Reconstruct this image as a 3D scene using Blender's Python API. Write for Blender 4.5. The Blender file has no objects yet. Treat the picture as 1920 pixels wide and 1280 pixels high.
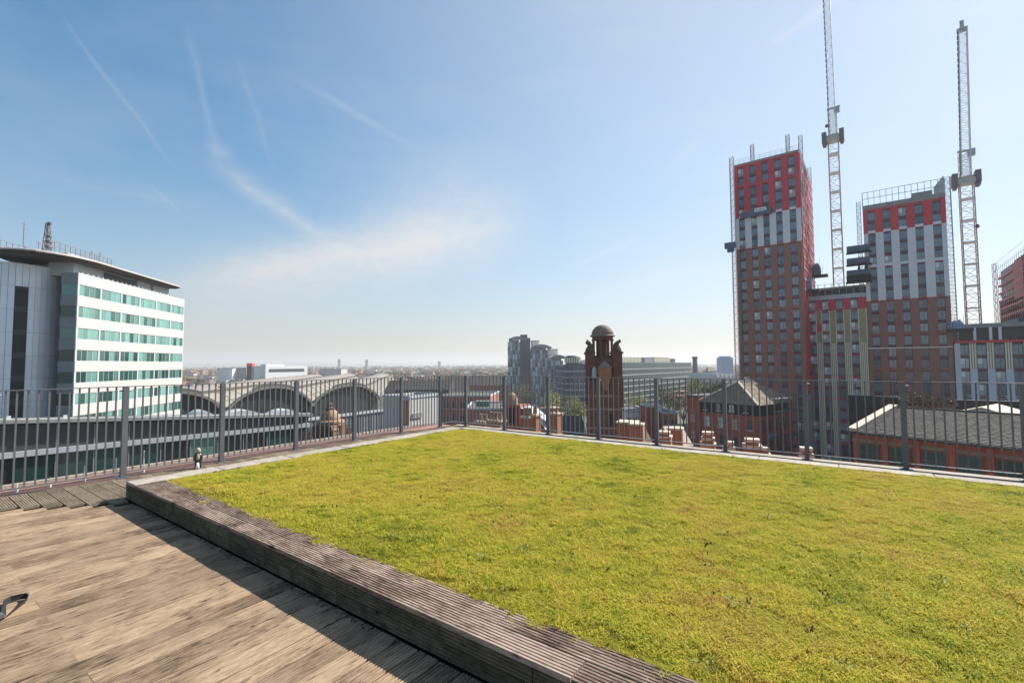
import bpy, bmesh, math, random
from mathutils import Vector, Matrix
import numpy as np
random.seed(7)
R = math.radians
scene = bpy.context.scene
C = scene.collection

# ------------------------------------------------------------------ camera
CAM = Vector((0, 0, 1.5)); FPX = 861.0; PITCH = math.atan(42 / FPX); ROLL = 0.005
cam = bpy.data.cameras.new('camera'); cam.sensor_width = 36; cam.lens = FPX / 1920 * 36
cam.clip_start = 0.05; cam.clip_end = 60000
camo = bpy.data.objects.new('camera', cam); C.objects.link(camo); scene.camera = camo
fw = Vector((0, math.cos(PITCH), math.sin(PITCH))); up0 = Vector((0, -math.sin(PITCH), math.cos(PITCH))); rt0 = Vector((1, 0, 0))
rt = rt0 * math.cos(ROLL) + -up0 * -math.sin(ROLL) * -1 * 1
rt = rt0 * math.cos(ROLL) - up0 * math.sin(ROLL)
up = up0 * math.cos(ROLL) + rt0 * math.sin(ROLL)
camo.matrix_world = Matrix(((rt.x, up.x, -fw.x, CAM.x), (rt.y, up.y, -fw.y, CAM.y), (rt.z, up.z, -fw.z, CAM.z), (0, 0, 0, 1)))

def at(u, v, D):
    """point D metres ahead in the direction surveyed at (u, v)"""
    d = fw * 1.0 + rt * ((u - 960) / FPX) + up * ((640 - v) / FPX)
    return CAM + d * (D / d.y)
def zat(u, v, D): return at(u, v, D).z
def xat(u, D): return at(u, 682, D).x

# ------------------------------------------------------------------ sky and sun
SUN_AZ, SUN_EL = 56.0, 39.0
sund = Vector((math.sin(R(SUN_AZ)) * math.cos(R(SUN_EL)), math.cos(R(SUN_AZ)) * math.cos(R(SUN_EL)), math.sin(R(SUN_EL))))
world = bpy.data.worlds.new('World'); scene.world = world; world.use_nodes = True
nt = world.node_tree; N = nt.nodes; L = nt.links
bg = N['Background']; bg.inputs['Strength'].default_value = 0.095
sky = N.new('ShaderNodeTexSky'); sky.sky_type = 'NISHITA'; sky.sun_disc = False
sky.sun_elevation = R(SUN_EL); sky.sun_rotation = R(SUN_AZ); sky.altitude = 60
sky.air_density = 1.0; sky.dust_density = 0.22; sky.ozone_density = 1.6
sun = bpy.data.lights.new('sun', 'SUN'); sun.energy = 5.0; sun.angle = R(0.53); sun.color = (1.0, 0.95, 0.87)
suno = bpy.data.objects.new('sun', sun); C.objects.link(suno); suno.rotation_euler = sund.to_track_quat('Z', 'Y').to_euler()
vs = scene.view_settings
scene.display_settings.display_device = 'sRGB'
vs.view_transform = 'Standard'; vs.look = 'None'; vs.gamma = 1; vs.use_curve_mapping = False; vs.exposure = 0.85

def wmath(op, a, b=None, c=None, clamp=False):
    n = N.new('ShaderNodeMath'); n.operation = op; n.use_clamp = clamp
    for i, x in enumerate((a, b, c)):
        if x is None: continue
        if isinstance(x, (int, float)): n.inputs[i].default_value = x
        else: L.new(x, n.inputs[i])
    return n.outputs[0]
tc = N.new('ShaderNodeTexCoord'); DIR = tc.outputs['Generated']
def wnoise(scale, detail=5, rough=0.6, vec=None, stretch=None):
    v = vec or DIR
    if stretch:
        mp = N.new('ShaderNodeMapping'); mp.inputs['Scale'].default_value = stretch[:3]
        if len(stretch) > 3: mp.inputs['Rotation'].default_value = (0, 0, stretch[3])
        L.new(v, mp.inputs['Vector']); v = mp.outputs[0]
    n = N.new('ShaderNodeTexNoise'); n.inputs['Scale'].default_value = scale; n.inputs['Detail'].default_value = detail
    n.inputs['Roughness'].default_value = rough; L.new(v, n.inputs['Vector']); return n.outputs[0]
def wdot(v):
    n = N.new('ShaderNodeVectorMath'); n.operation = 'DOT_PRODUCT'; L.new(DIR, n.inputs[0]); n.inputs[1].default_value = v; return n.outputs['Value']
warp = wmath('SUBTRACT', wnoise(9, 4), 0.5)
fine = wnoise(30, 6, 0.65, stretch=(1, 1, 2.2))
def streak(p, q, width, strength, warpamt=0.02, fade=0.25, skew=0.0, texture=1.0):
    """a band of thin cloud between two directions of the sky"""
    d1 = (at(*p, 100) - CAM).normalized(); d2 = (at(*q, 100) - CAM).normalized()
    n = d1.cross(d2).normalized(); t = n.cross(d1).normalized()
    ang = d1.angle(d2)
    s = wmath('DIVIDE', wdot(t), math.sin(ang))           # 0 at p, 1 at q (nearly)
    dist = wmath('ADD', wdot(n), wmath('MULTIPLY', warp, warpamt))
    side = wmath('ABSOLUTE', dist)
    if skew:   # softer on one side
        side = wmath('MAXIMUM', wmath('MULTIPLY', dist, 1.0 / (1 + skew)), wmath('MULTIPLY', dist, -1.0))
    a = wmath('SUBTRACT', 1.0, wmath('DIVIDE', side, width), clamp=True)
    a = wmath('SMOOTH_MIN', wmath('MULTIPLY', a, a), 1.0, 0.1)
    e = wmath('MULTIPLY', wmath('DIVIDE', s, fade, clamp=True), wmath('DIVIDE', wmath('SUBTRACT', 1.0, s), fade, clamp=True))
    front = wmath('GREATER_THAN', wdot(((d1 + d2) / 2).normalized()), 0.3)
    o = wmath('MULTIPLY', wmath('MULTIPLY', a, e), front)
    tex = wmath('ADD', 1 - texture * .5, wmath('MULTIPLY', wmath('SUBTRACT', fine, 0.25), 1.2 * texture), clamp=True)
    return wmath('MULTIPLY', wmath('MULTIPLY', o, tex), strength)
parts = [
    streak((200, 562), (1030, 405), 0.100, 1.0, 0.05, 0.30, 0.8),
    streak((330, 532), (980, 422), 0.060, 0.85, 0.04, 0.28, 0.5),
    streak((600, 470), (1020, 340), 0.16, 0.62, 0.10, 0.4, 0.5),
    streak((385, 290), (650, 475), 0.040, 0.55, 0.03, 0.30),
    streak((340, 30), (420, 320), 0.014, 0.20, 0.03, 0.30),
    streak((380, 255), (450, 290), 0.030, 0.30, 0.05, 0.45),
    streak((110, 20), (330, 320), 0.0065, 0.20, 0.014, 0.25),
    streak((270, 335), (345, 405), 0.0045, 0.18, 0.004, 0.25),
    streak((520, 130), (800, 290), 0.013, 0.20, 0.02, 0.35),
    streak((440, 90), (520, 330), 0.012, 0.13, 0.02, 0.3),
    streak((1040, 510), (1220, 440), 0.012, 0.35, 0.02, 0.3),
    streak((1420, 95), (1600, -20), 0.014, 0.40, 0.03, 0.3),
    streak((1240, 330), (1340, 250), 0.022, 0.25, 0.05, 0.4),
    streak((-40, 300), (420, 400), 0.020, 0.12, 0.04, 0.3),
    streak((1750, 260), (2100, 120), 0.08, 0.40, 0.10, 0.35),
    streak((1080, 560), (1420, 480), 0.05, 0.30, 0.10, 0.35),
]
tot = parts[0]
for s_ in parts[1:]: tot = wmath('SUBTRACT', 1.0, wmath('MULTIPLY', wmath('SUBTRACT', 1.0, tot), wmath('SUBTRACT', 1.0, s_)))
veil = wnoise(2.6, 7, 0.62, stretch=(1, 1.6, 3.2, 0.5))
veil = wmath('MULTIPLY', wmath('SUBTRACT', veil, 0.45, clamp=True), 0.45, clamp=True)
tot = wmath('SUBTRACT', 1.0, wmath('MULTIPLY', wmath('SUBTRACT', 1.0, tot), wmath('SUBTRACT', 1.0, veil)), clamp=True)
sep = N.new('ShaderNodeSeparateXYZ'); L.new(DIR, sep.inputs[0])
el = wmath('MAXIMUM', sep.outputs['Z'], 0.0)
mist = wmath('MULTIPLY', wmath('POWER', 2.718, wmath('MULTIPLY', el, -5.4)), 0.93)      # low summer haze along the horizon
sunh = Vector((sund.x, sund.y, 0)).normalized()
glow = wmath('MULTIPLY_ADD', wdot(sunh), 0.06, 0.545)
glow2 = wmath('MULTIPLY_ADD', wdot(sunh), 0.20, 0.70)
mixm = N.new('ShaderNodeMix'); mixm.data_type = 'RGBA'; L.new(mist, mixm.inputs['Factor']); hsv = N.new('ShaderNodeHueSaturation'); hsv.inputs['Saturation'].default_value = 1.30; hsv.inputs['Hue'].default_value = 0.488; hsv.inputs['Fac'].default_value = 1; L.new(sky.outputs[0], hsv.inputs['Color']); L.new(hsv.outputs[0], mixm.inputs['A'])
vm = N.new('ShaderNodeVectorMath'); vm.operation = 'SCALE'; vm.inputs[0].default_value = (4.35, 3.98, 3.70); L.new(glow, vm.inputs['Scale']); L.new(vm.outputs[0], mixm.inputs['B'])
thin = wmath('MULTIPLY', wmath('DIVIDE', wmath('SUBTRACT', wdot(sund), 0.28), 0.6, clamp=True), 0.46)   # thin high cloud on the sun's side
tot = wmath('SUBTRACT', 1.0, wmath('MULTIPLY', wmath('SUBTRACT', 1.0, tot), wmath('SUBTRACT', 1.0, thin)), clamp=True)
mixc = N.new('ShaderNodeMix'); mixc.data_type = 'RGBA'
L.new(tot, mixc.inputs['Factor']); L.new(mixm.outputs['Result'], mixc.inputs['A'])
vm2 = N.new('ShaderNodeVectorMath'); vm2.operation = 'SCALE'; vm2.inputs[0].default_value = (5.8, 5.95, 6.15); L.new(glow2, vm2.inputs['Scale']); L.new(vm2.outputs[0], mixc.inputs['B'])
L.new(mixc.outputs['Result'], bg.inputs['Color'])

# ------------------------------------------------------------------ materials
def nodes_of(m):
    m.use_nodes = True; t = m.node_tree; return t, t.nodes, t.links, t.nodes['Principled BSDF']
def ramp(n, l, fac, stops):
    r = n.new('ShaderNodeValToRGB'); e = r.color_ramp.elements
    while len(e) < len(stops): e.new(0.5)
    for el, (p, c) in zip(e, stops): el.position = p; el.color = (*c, 1)
    l.new(fac, r.inputs[0]); return r.outputs[0]
def mul(c, k): return tuple(max(0, x * k) for x in c)
def mat(name, col, rough=0.7, var=0.18, scale=1.2, metal=0.0, bump=0.0, bscale=20, stretch=(1, 1, 1), spec=0.5, per=0.0, fine=0.0):
    m = bpy.data.materials.new(name); t, n, l, p = nodes_of(m)
    p.inputs['Roughness'].default_value = rough; p.inputs['Metallic'].default_value = metal
    p.inputs['Specular IOR Level'].default_value = spec
    co = n.new('ShaderNodeTexCoord'); mp = n.new('ShaderNodeMapping'); mp.inputs['Scale'].default_value = stretch
    l.new(co.outputs['Object'], mp.inputs['Vector'])
    nz = n.new('ShaderNodeTexNoise'); nz.inputs['Scale'].default_value = scale; nz.inputs['Detail'].default_value = 6
    nz.inputs['Roughness'].default_value = 0.65; l.new(mp.outputs[0], nz.inputs['Vector'])
    c = ramp(n, l, nz.outputs[0], [(0.25, mul(col, 1 - var)), (0.5, col), (0.75, mul(col, 1 + var))])
    if per:
        oi = n.new('ShaderNodeObjectInfo'); hs = n.new('ShaderNodeHueSaturation')
        mr = n.new('ShaderNodeMapRange'); mr.inputs['To Min'].default_value = 1 - per; mr.inputs['To Max'].default_value = 1 + per
        l.new(oi.outputs['Random'], mr.inputs['Value']); l.new(mr.outputs[0], hs.inputs['Value']); l.new(c, hs.inputs['Color']); c = hs.outputs[0]
    l.new(c, p.inputs['Base Color'])
    if bump:
        b = n.new('ShaderNodeBump'); b.inputs['Strength'].default_value = bump; b.inputs['Distance'].default_value = 0.02
        n2 = n.new('ShaderNodeTexNoise'); n2.inputs['Scale'].default_value = bscale; n2.inputs['Detail'].default_value = 5
        l.new(mp.outputs[0], n2.inputs['Vector']); l.new(n2.outputs[0], b.inputs['Height']); l.new(b.outputs[0], p.inputs['Normal'])
    return m
def wood(name, dark, mid, light, rough=0.85, moss=None):
    """weathered grooved timber, grain along local Y"""
    m = bpy.data.materials.new(name); t, n, l, p = nodes_of(m); p.inputs['Roughness'].default_value = rough
    p.inputs['Specular IOR Level'].default_value = 0.25
    co = n.new('ShaderNodeTexCoord'); oi = n.new('ShaderNodeObjectInfo')
    add = n.new('ShaderNodeVectorMath'); add.operation = 'ADD'
    sc = n.new('ShaderNodeMath'); sc.operation = 'MULTIPLY'; sc.inputs[1].default_value = 37.0; l.new(oi.outputs['Random'], sc.inputs[0])
    l.new(co.outputs['Object'], add.inputs[0]); l.new(sc.outputs[0], add.inputs[1])
    mp = n.new('ShaderNodeMapping'); mp.inputs['Scale'].default_value = (34, 4.5, 34); l.new(add.outputs[0], mp.inputs['Vector'])
    a = n.new('ShaderNodeTexNoise'); a.inputs['Scale'].default_value = 1.0; a.inputs['Detail'].default_value = 8; a.inputs['Roughness'].default_value = 0.72
    a.inputs['Distortion'].default_value = 0.4
    l.new(mp.outputs[0], a.inputs['Vector'])
    b = n.new('ShaderNodeTexNoise'); b.inputs['Scale'].default_value = 2.6; b.inputs['Detail'].default_value = 5; l.new(add.outputs[0], b.inputs['Vector'])
    mpf = n.new('ShaderNodeMapping'); mpf.inputs['Scale'].default_value = (150, 11, 150); l.new(add.outputs[0], mpf.inputs['Vector'])
    af = n.new('ShaderNodeTexNoise'); af.inputs['Scale'].default_value = 1.0; af.inputs['Detail'].default_value = 6; af.inputs['Roughness'].default_value = 0.7; l.new(mpf.outputs[0], af.inputs['Vector'])
    am = n.new('ShaderNodeMath'); am.operation = 'MULTIPLY_ADD'; am.inputs[1].default_value = 0.62; l.new(af.outputs[0], am.inputs[0])
    ah = n.new('ShaderNodeMath'); ah.operation = 'MULTIPLY'; ah.inputs[1].default_value = 0.38; l.new(a.outputs[0], ah.inputs[0]); l.new(ah.outputs[0], am.inputs[2])
    mx = n.new('ShaderNodeMath'); mx.operation = 'MULTIPLY_ADD'; mx.inputs[1].default_value = 0.30; l.new(b.outputs[0], mx.inputs[0])
    m2 = n.new('ShaderNodeMath'); m2.operation = 'MULTIPLY'; m2.inputs[1].default_value = 0.70; l.new(am.outputs[0], m2.inputs[0]); l.new(m2.outputs[0], mx.inputs[2])
    c = ramp(n, l, mx.outputs[0], [(0.395, dark), (0.48, mid), (0.575, light)])
    hs = n.new('ShaderNodeHueSaturation'); mr = n.new('ShaderNodeMapRange'); mr.inputs['To Min'].default_value = 0.76; mr.inputs['To Max'].default_value = 1.20
    l.new(oi.outputs['Random'], mr.inputs['Value']); l.new(mr.outputs[0], hs.inputs['Value']); l.new(c, hs.inputs['Color']); c = hs.outputs[0]
    # dark knots and stains
    st = n.new('ShaderNodeTexNoise'); st.inputs['Scale'].default_value = 1.0; st.inputs['Detail'].default_value = 3
    mp2 = n.new('ShaderNodeMapping'); mp2.inputs['Scale'].default_value = (34, 7, 34); l.new(add.outputs[0], mp2.inputs['Vector']); l.new(mp2.outputs[0], st.inputs['Vector'])
    k = n.new('ShaderNodeMapRange'); k.inputs['From Min'].default_value = 0.62; k.inputs['From Max'].default_value = 0.74; l.new(st.outputs[0], k.inputs['Value'])
    mm = n.new('ShaderNodeMix'); mm.data_type = 'RGBA'; l.new(k.outputs[0], mm.inputs['Factor']); l.new(c, mm.inputs['A']); mm.inputs['B'].default_value = (*mul(dark, 0.55), 1); c = mm.outputs['Result']
    if moss:
        g = n.new('ShaderNodeTexNoise'); g.inputs['Scale'].default_value = 9; g.inputs['Detail'].default_value = 6; l.new(add.outputs[0], g.inputs['Vector'])
        k2 = n.new('ShaderNodeMapRange'); k2.inputs['From Min'].default_value = 0.50; k2.inputs['From Max'].default_value = 0.66; l.new(g.outputs[0], k2.inputs['Value'])
        m3 = n.new('ShaderNodeMix'); m3.data_type = 'RGBA'; l.new(k2.outputs[0], m3.inputs['Factor']); l.new(c, m3.inputs['A']); m3.inputs['B'].default_value = (*moss, 1); c = m3.outputs['Result']
    l.new(c, p.inputs['Base Color'])
    bp = n.new('ShaderNodeBump'); bp.inputs['Strength'].default_value = 0.7; bp.inputs['Distance'].default_value = 0.004
    l.new(am.outputs[0], bp.inputs['Height']); l.new(bp.outputs[0], p.inputs['Normal'])
    return m
def glass(name, col, rough=0.08, metal=0.35, per=0.25):
    return mat(name, col, rough, 0.12, 0.6, metal, per=per, spec=0.6)

M = {}
M['deck'] = wood('weathered_decking', (0.060, 0.039, 0.026), (0.26, 0.178, 0.114), (0.395, 0.29, 0.19))
M['deck2'] = wood('grooved_walkway_timber', (0.12, 0.088, 0.058), (0.25, 0.19, 0.13), (0.35, 0.28, 0.20))
M['cap'] = wood('capping_timber', (0.06, 0.037, 0.027), (0.20, 0.135, 0.10), (0.40, 0.30, 0.235))
M['clad'] = wood('shade_darkened_cladding', (0.045, 0.036, 0.024), (0.095, 0.075, 0.05), (0.15, 0.12, 0.08), moss=(0.05, 0.055, 0.02))  # wall's shade put into the colour: darker than the same timber on top
M['metal'] = mat('grey_painted_steel', (0.125, 0.130, 0.142), 0.30, 0.12, 6, 0.0, per=0.08)
M['kerb'] = mat('pale_weathered_stone', (0.35, 0.305, 0.25), 0.9, 0.38, 7, bump=0.4, bscale=60, per=0.10)
M['redtile'] = mat('red_clay_ledge', (0.28, 0.145, 0.105), 0.85, 0.25, 5, bump=0.3, bscale=40)
M['soil'] = mat('mossy_thatch', (0.17, 0.15, 0.020), 0.95, 0.35, 7, bump=0.6, bscale=50, spec=0.03)
M['black'] = mat('black_webbing', (0.016, 0.016, 0.018), 0.55, 0.15, 60)
M['white'] = mat('white_paint', (0.78, 0.78, 0.76), 0.6, 0.06, 3)
M['roofslab'] = mat('terrace_asphalt', (0.10, 0.095, 0.09), 0.9, 0.2, 3)
M['panelw'] = mat('white_cladding', (0.47, 0.46, 0.445), 0.5, 0.035, 0.4, per=0.025)
M['panels'] = mat('silver_cladding', (0.50, 0.53, 0.58), 0.32, 0.05, 0.5, 0.55, per=0.05)
M['drum'] = mat('silver_drum_cladding', (0.84, 0.865, 0.90), 0.42, 0.03, 0.5, 0.1, per=0.05)
M['teal'] = glass('teal_glass', (0.155, 0.33, 0.295), 0.12, 0.1, 0.22)
M['tealdk'] = glass('dark_green_glass', (0.03, 0.085, 0.075), 0.08, 0.1, 0.4)
M['tealmid'] = glass('mid_green_glass', (0.10, 0.205, 0.185), 0.10, 0.1, 0.3)
M['dark'] = mat('dark_recess', (0.02, 0.021, 0.023), 0.6, 0.2, 2)
M['dkgrey'] = mat('dark_grey_cladding', (0.055, 0.057, 0.062), 0.55, 0.2, 0.6)
M['grey'] = mat('mid_grey_cladding', (0.24, 0.25, 0.26), 0.6, 0.12, 0.8)
M['ltgrey'] = mat('light_grey_cladding', (0.46, 0.47, 0.48), 0.6, 0.08, 0.8)
M['ballast'] = mat('grey_ballast', (0.13, 0.13, 0.13), 0.8, 0.15, 0.8)
M['conc'] = mat('raw_concrete', (0.30, 0.295, 0.28), 0.9, 0.18, 0.9, bump=0.2)
M['canopy'] = mat('roof_canopy_fascia', (0.46, 0.42, 0.38), 0.6, 0.08, 0.6)
M['brick'] = mat('dark_red_brick', (0.30, 0.080, 0.058), 0.88, 0.16, 0.9, fine=1)
M['brick2'] = mat('brown_red_brick', (0.31, 0.135, 0.097), 0.88, 0.13, 0.8)
M['brick3'] = mat('orange_red_brick', (0.36, 0.155, 0.085), 0.88, 0.22, 1.1)
M['terra'] = mat('weathered_terracotta', (0.33, 0.20, 0.13), 0.8, 0.35, 4)
M['terradk'] = mat('sooty_terracotta', (0.13, 0.075, 0.05), 0.85, 0.4, 3)
M['brickdk'] = mat('sooty_red_brick', (0.175, 0.072, 0.052), 0.88, 0.22, 1.6)
M['brickor'] = mat('bright_orange_brick', (0.42, 0.115, 0.065), 0.88, 0.18, 1.2)
M['stone'] = mat('dome_stone', (0.23, 0.18, 0.14), 0.85, 0.25, 3)
M['capst'] = mat('pale_cap_stone', (0.52, 0.42, 0.33), 0.85, 0.2, 5)
M['red'] = mat('crimson_cladding', (0.60, 0.030, 0.050), 0.5, 0.07, 0.5, per=0.05)
M['wpan'] = mat('off_white_cladding', (0.74, 0.73, 0.73), 0.55, 0.05, 0.5)
M['olive'] = mat('olive_cladding', (0.36, 0.31, 0.155), 0.6, 0.08, 0.6)
M['cream'] = mat('cream_fins', (0.84, 0.75, 0.58), 0.6, 0.06, 0.6)
M['wing'] = mat('lilac_grey_cladding', (0.62, 0.60, 0.64), 0.6, 0.06, 0.5)
M['win'] = glass('blue_grey_glass', (0.15, 0.19, 0.225), 0.10, 0.3, 0.42)
M['slatedk'] = mat('dark_brown_roofing', (0.085, 0.075, 0.07), 0.85, 0.25, 0.8, spec=0.12)
M['winp'] = glass('glass_with_pale_blind', (0.36, 0.40, 0.41), 0.15, 0.1, 0.2)
M['frame'] = mat('anthracite_frame', (0.045, 0.047, 0.055), 0.5, 0.1, 2)
M['scaf'] = mat('galvanised_scaffold', (0.40, 0.40, 0.41), 0.5, 0.1, 2, 0.3)
M['craneW'] = mat('white_crane_steel', (0.68, 0.66, 0.64), 0.5, 0.08, 1)
M['craneR'] = mat('faded_red_crane_steel', (0.52, 0.34, 0.29), 0.55, 0.12, 1)
M['cradle'] = mat('dark_blue_sheeting', (0.085, 0.125, 0.18), 0.6, 0.2, 0.8)
M['netblue'] = mat('slate_blue_netting', (0.10, 0.15, 0.22), 0.7, 0.35, 1.5)
M['bluebox'] = mat('blue_tarpaulin', (0.13, 0.24, 0.40), 0.6, 0.2, 0.6)
M['slate'] = mat('grey_slate', (0.062, 0.058, 0.055), 0.8, 0.22, 1.2, bump=0.3, bscale=6, per=0.12, spec=0.12)
M['slateb'] = mat('brown_slate', (0.19, 0.148, 0.105), 0.85, 0.25, 0.9, bump=0.3, bscale=5, per=0.14, spec=0.12)
M['hoard'] = mat('black_hoarding', (0.022, 0.023, 0.026), 0.8, 0.2, 0.5)
M['vaultglaze'] = mat('pale_vault_glazing', (0.25, 0.22, 0.17), 0.5, 0.12, 0.3, stretch=(1, 1, 1))
M['vaulttop'] = mat('brown_vault_roofing', (0.235, 0.205, 0.185), 0.8, 0.12, 0.2)
M['archrim'] = mat('dull_grey_rim', (0.15, 0.145, 0.135), 0.7, 0.15, 0.3)
M['mastdk'] = mat('dull_mast_steel', (0.16, 0.13, 0.13), 0.6, 0.2, 2)
M['gable'] = mat('dark_gable_glazing', (0.035, 0.037, 0.039), 0.3, 0.25, 0.4)
M['fglass'] = glass('green_office_glass', (0.065, 0.125, 0.13), 0.12, 0.25, 0.2)
M['fglass2'] = glass('blue_office_glass', (0.06, 0.085, 0.12), 0.12, 0.25, 0.2)
M['bluetower'] = mat('blue_block_render', (0.30, 0.42, 0.58), 0.6, 0.06, 0.1)
M['bark'] = mat('bark', (0.09, 0.07, 0.05), 0.9, 0.3, 3)
M['water'] = mat('pale_lead', (0.42, 0.50, 0.58), 0.4, 0.1, 1)
def leafmat(name, c1, c2):
    m = bpy.data.materials.new(name); t, n, l, p = nodes_of(m); p.inputs['Roughness'].default_value = 0.7
    g = n.new('ShaderNodeNewGeometry'); nz = n.new('ShaderNodeTexNoise'); nz.inputs['Scale'].default_value = 0.9; nz.inputs['Detail'].default_value = 4
    l.new(g.outputs['Position'], nz.inputs['Vector'])
    ad = n.new('ShaderNodeMath'); ad.operation = 'MULTIPLY_ADD'; ad.inputs[1].default_value = 0.5; l.new(g.outputs['Random Per Island'], ad.inputs[0]); l.new(nz.outputs[0], ad.inputs[2])
    l.new(ramp(n, l, ad.outputs[0], [(0.45, c1), (1.0, c2)]), p.inputs['Base Color']); return m
M['leafy'] = leafmat('spring_leaves', (0.21, 0.22, 0.045), (0.46, 0.43, 0.12))
M['leafd'] = leafmat('olive_leaves', (0.08, 0.08, 0.028), (0.19, 0.17, 0.06))
M['leafb'] = leafmat('bare_budding_twigs', (0.10, 0.08, 0.045), (0.19, 0.16, 0.07))

# ------------------------------------------------------------------ mesh builder and tagging
class MB:
    def __init__(s): s.v = []; s.f = []; s.m = []
    def add(s, vs_, fs, mi=0):
        o = len(s.v); s.v += [tuple(x) for x in vs_]; s.f += [tuple(i + o for i in f) for f in fs]; s.m += [mi] * len(fs); return s
    def box(s, x0, x1, y0, y1, z0, z1, mi=0):
        return s.add([(x0, y0, z0), (x1, y0, z0), (x1, y1, z0), (x0, y1, z0), (x0, y0, z1), (x1, y0, z1), (x1, y1, z1), (x0, y1, z1)],
                     [(0, 3, 2, 1), (4, 5, 6, 7), (0, 1, 5, 4), (1, 2, 6, 5), (2, 3, 7, 6), (3, 0, 4, 7)], mi)
    def beam(s, p, q, w, h=None, mi=0):
        p, q = Vector(p), Vector(q); d = (q - p).normalized(); h = h or w
        a = d.cross(Vector((0, 0, 1)));
        if a.length < 1e-3: a = Vector((1, 0, 0))
        a.normalize(); b = a.cross(d).normalized()
        vs_ = []
        for c in (p, q):
            for sx, sy in ((-1, -1), (1, -1), (1, 1), (-1, 1)): vs_.append(c + a * (w / 2 * sx) + b * (h / 2 * sy))
        return s.add(vs_, [(0, 1, 2, 3), (7, 6, 5, 4), (0, 4, 5, 1), (1, 5, 6, 2), (2, 6, 7, 3), (3, 7, 4, 0)], mi)
    def cyl(s, cx, cy, r, z0, z1, n=12, mi=0, r2=None):
        r2 = r if r2 is None else r2
        vs_ = [(cx + r * math.cos(2 * math.pi * i / n), cy + r * math.sin(2 * math.pi * i / n), z0) for i in range(n)]
        vs_ += [(cx + r2 * math.cos(2 * math.pi * i / n), cy + r2 * math.sin(2 * math.pi * i / n), z1) for i in range(n)]
        fs = [(i, (i + 1) % n, n + (i + 1) % n, n + i) for i in range(n)] + [tuple(range(n - 1, -1, -1)), tuple(range(n, 2 * n))]
        return s.add(vs_, fs, mi)
    def lathe(s, prof, n=16, mi=0, cx=0, cy=0):
        vs_ = []
        for r, z in prof: vs_ += [(cx + r * math.cos(2 * math.pi * i / n), cy + r * math.sin(2 * math.pi * i / n), z) for i in range(n)]
        fs = []
        for k in range(len(prof) - 1):
            for i in range(n): fs.append((k * n + i, k * n + (i + 1) % n, (k + 1) * n + (i + 1) % n, (k + 1) * n + i))
        fs += [tuple(range(n - 1, -1, -1)), tuple((len(prof) - 1) * n + i for i in range(n))]
        return s.add(vs_, fs, mi)
    def prism(s, poly, z0, z1, mi=0):
        n = len(poly); vs_ = [(x, y, z0) for x, y in poly] + [(x, y, z1) for x, y in poly]
        return s.add(vs_, [(i, (i + 1) % n, n + (i + 1) % n, n + i) for i in range(n)] + [tuple(range(n - 1, -1, -1)), tuple(range(n, 2 * n))], mi)
    def face(s, pts, mi=0): return s.add(pts, [tuple(range(len(pts)))], mi)
    def mesh(s, name, mats, dz=0.0, smooth=False):
        me = bpy.data.meshes.new(name); me.from_pydata([(x, y, z - dz) for x, y, z in s.v], [], s.f)
        for m in (mats if isinstance(mats, (list, tuple)) else [mats]): me.materials.append(M[m] if isinstance(m, str) else m)
        me.polygons.foreach_set('material_index', s.m)
        if smooth: me.polygons.foreach_set('use_smooth', [True] * len(s.f))
        me.update(); return me
    def obj(s, name, mats, parent=None, dz=None, smooth=False):
        if dz is None: dz = base(parent)
        return put(name, s.mesh(name, mats, dz, smooth), parent)
def base(o):
    z = 0.0
    while o is not None: z += o.location.z; o = o.parent
    return z
def put(name, me, parent=None, loc=None, rz=0.0, label=None):
    o = bpy.data.objects.new(name, me); C.objects.link(o); o.parent = parent
    if loc is not None: o.location = loc
    if rz: o.rotation_euler.z = rz
    if label: o['label'] = label
    return o
def tag(o, label, cat, group=None):
    o['label'] = label; o['category'] = cat
    if group: o['group'] = group
    return o
def thing(name, label, cat, loc=(0, 0, 0), rz=0.0, group=None):
    o = bpy.data.objects.new(name, None); C.objects.link(o); o.location = loc; o.rotation_euler.z = rz
    o.empty_display_size = 0.3
    return tag(o, label, cat, group)
def structure(o): o['kind'] = 'structure'; return o
def stuff(o): o['kind'] = 'stuff'; return o

G0 = -27.0                     # street level, metres below the terrace deck
TH = R(35.5)                   # the terrace grid: local X = along the right railing, local Y = away from the camera
e1 = Vector((math.sin(TH), math.cos(TH), 0)); e2 = Vector((math.cos(TH), -math.sin(TH), 0))
def grid(b, a, z=0.0): return e2 * b + e1 * a + Vector((0, 0, z))

# ------------------------------------------------------------------ ground
gm = bpy.data.materials.new('city_ground'); t, n, l, p = nodes_of(gm); p.inputs['Roughness'].default_value = 0.95
g_ = n.new('ShaderNodeNewGeometry'); nz = n.new('ShaderNodeTexNoise'); nz.inputs['Scale'].default_value = 0.012; nz.inputs['Detail'].default_value = 9; nz.inputs['Roughness'].default_value = 0.7
l.new(g_.outputs['Position'], nz.inputs['Vector'])
l.new(ramp(n, l, nz.outputs[0], [(0.35, (0.055, 0.058, 0.035)), (0.48, (0.085, 0.085, 0.06)), (0.55, (0.12, 0.11, 0.10)), (0.66, (0.07, 0.075, 0.04))]), p.inputs['Base Color'])
gmb = MB(); S = 12500; gmb.face([(-S, -S, G0), (S, -S, G0), (S, S, G0), (-S, S, G0)])
structure(gmb.obj('ground', [gm], None, 0))

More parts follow.
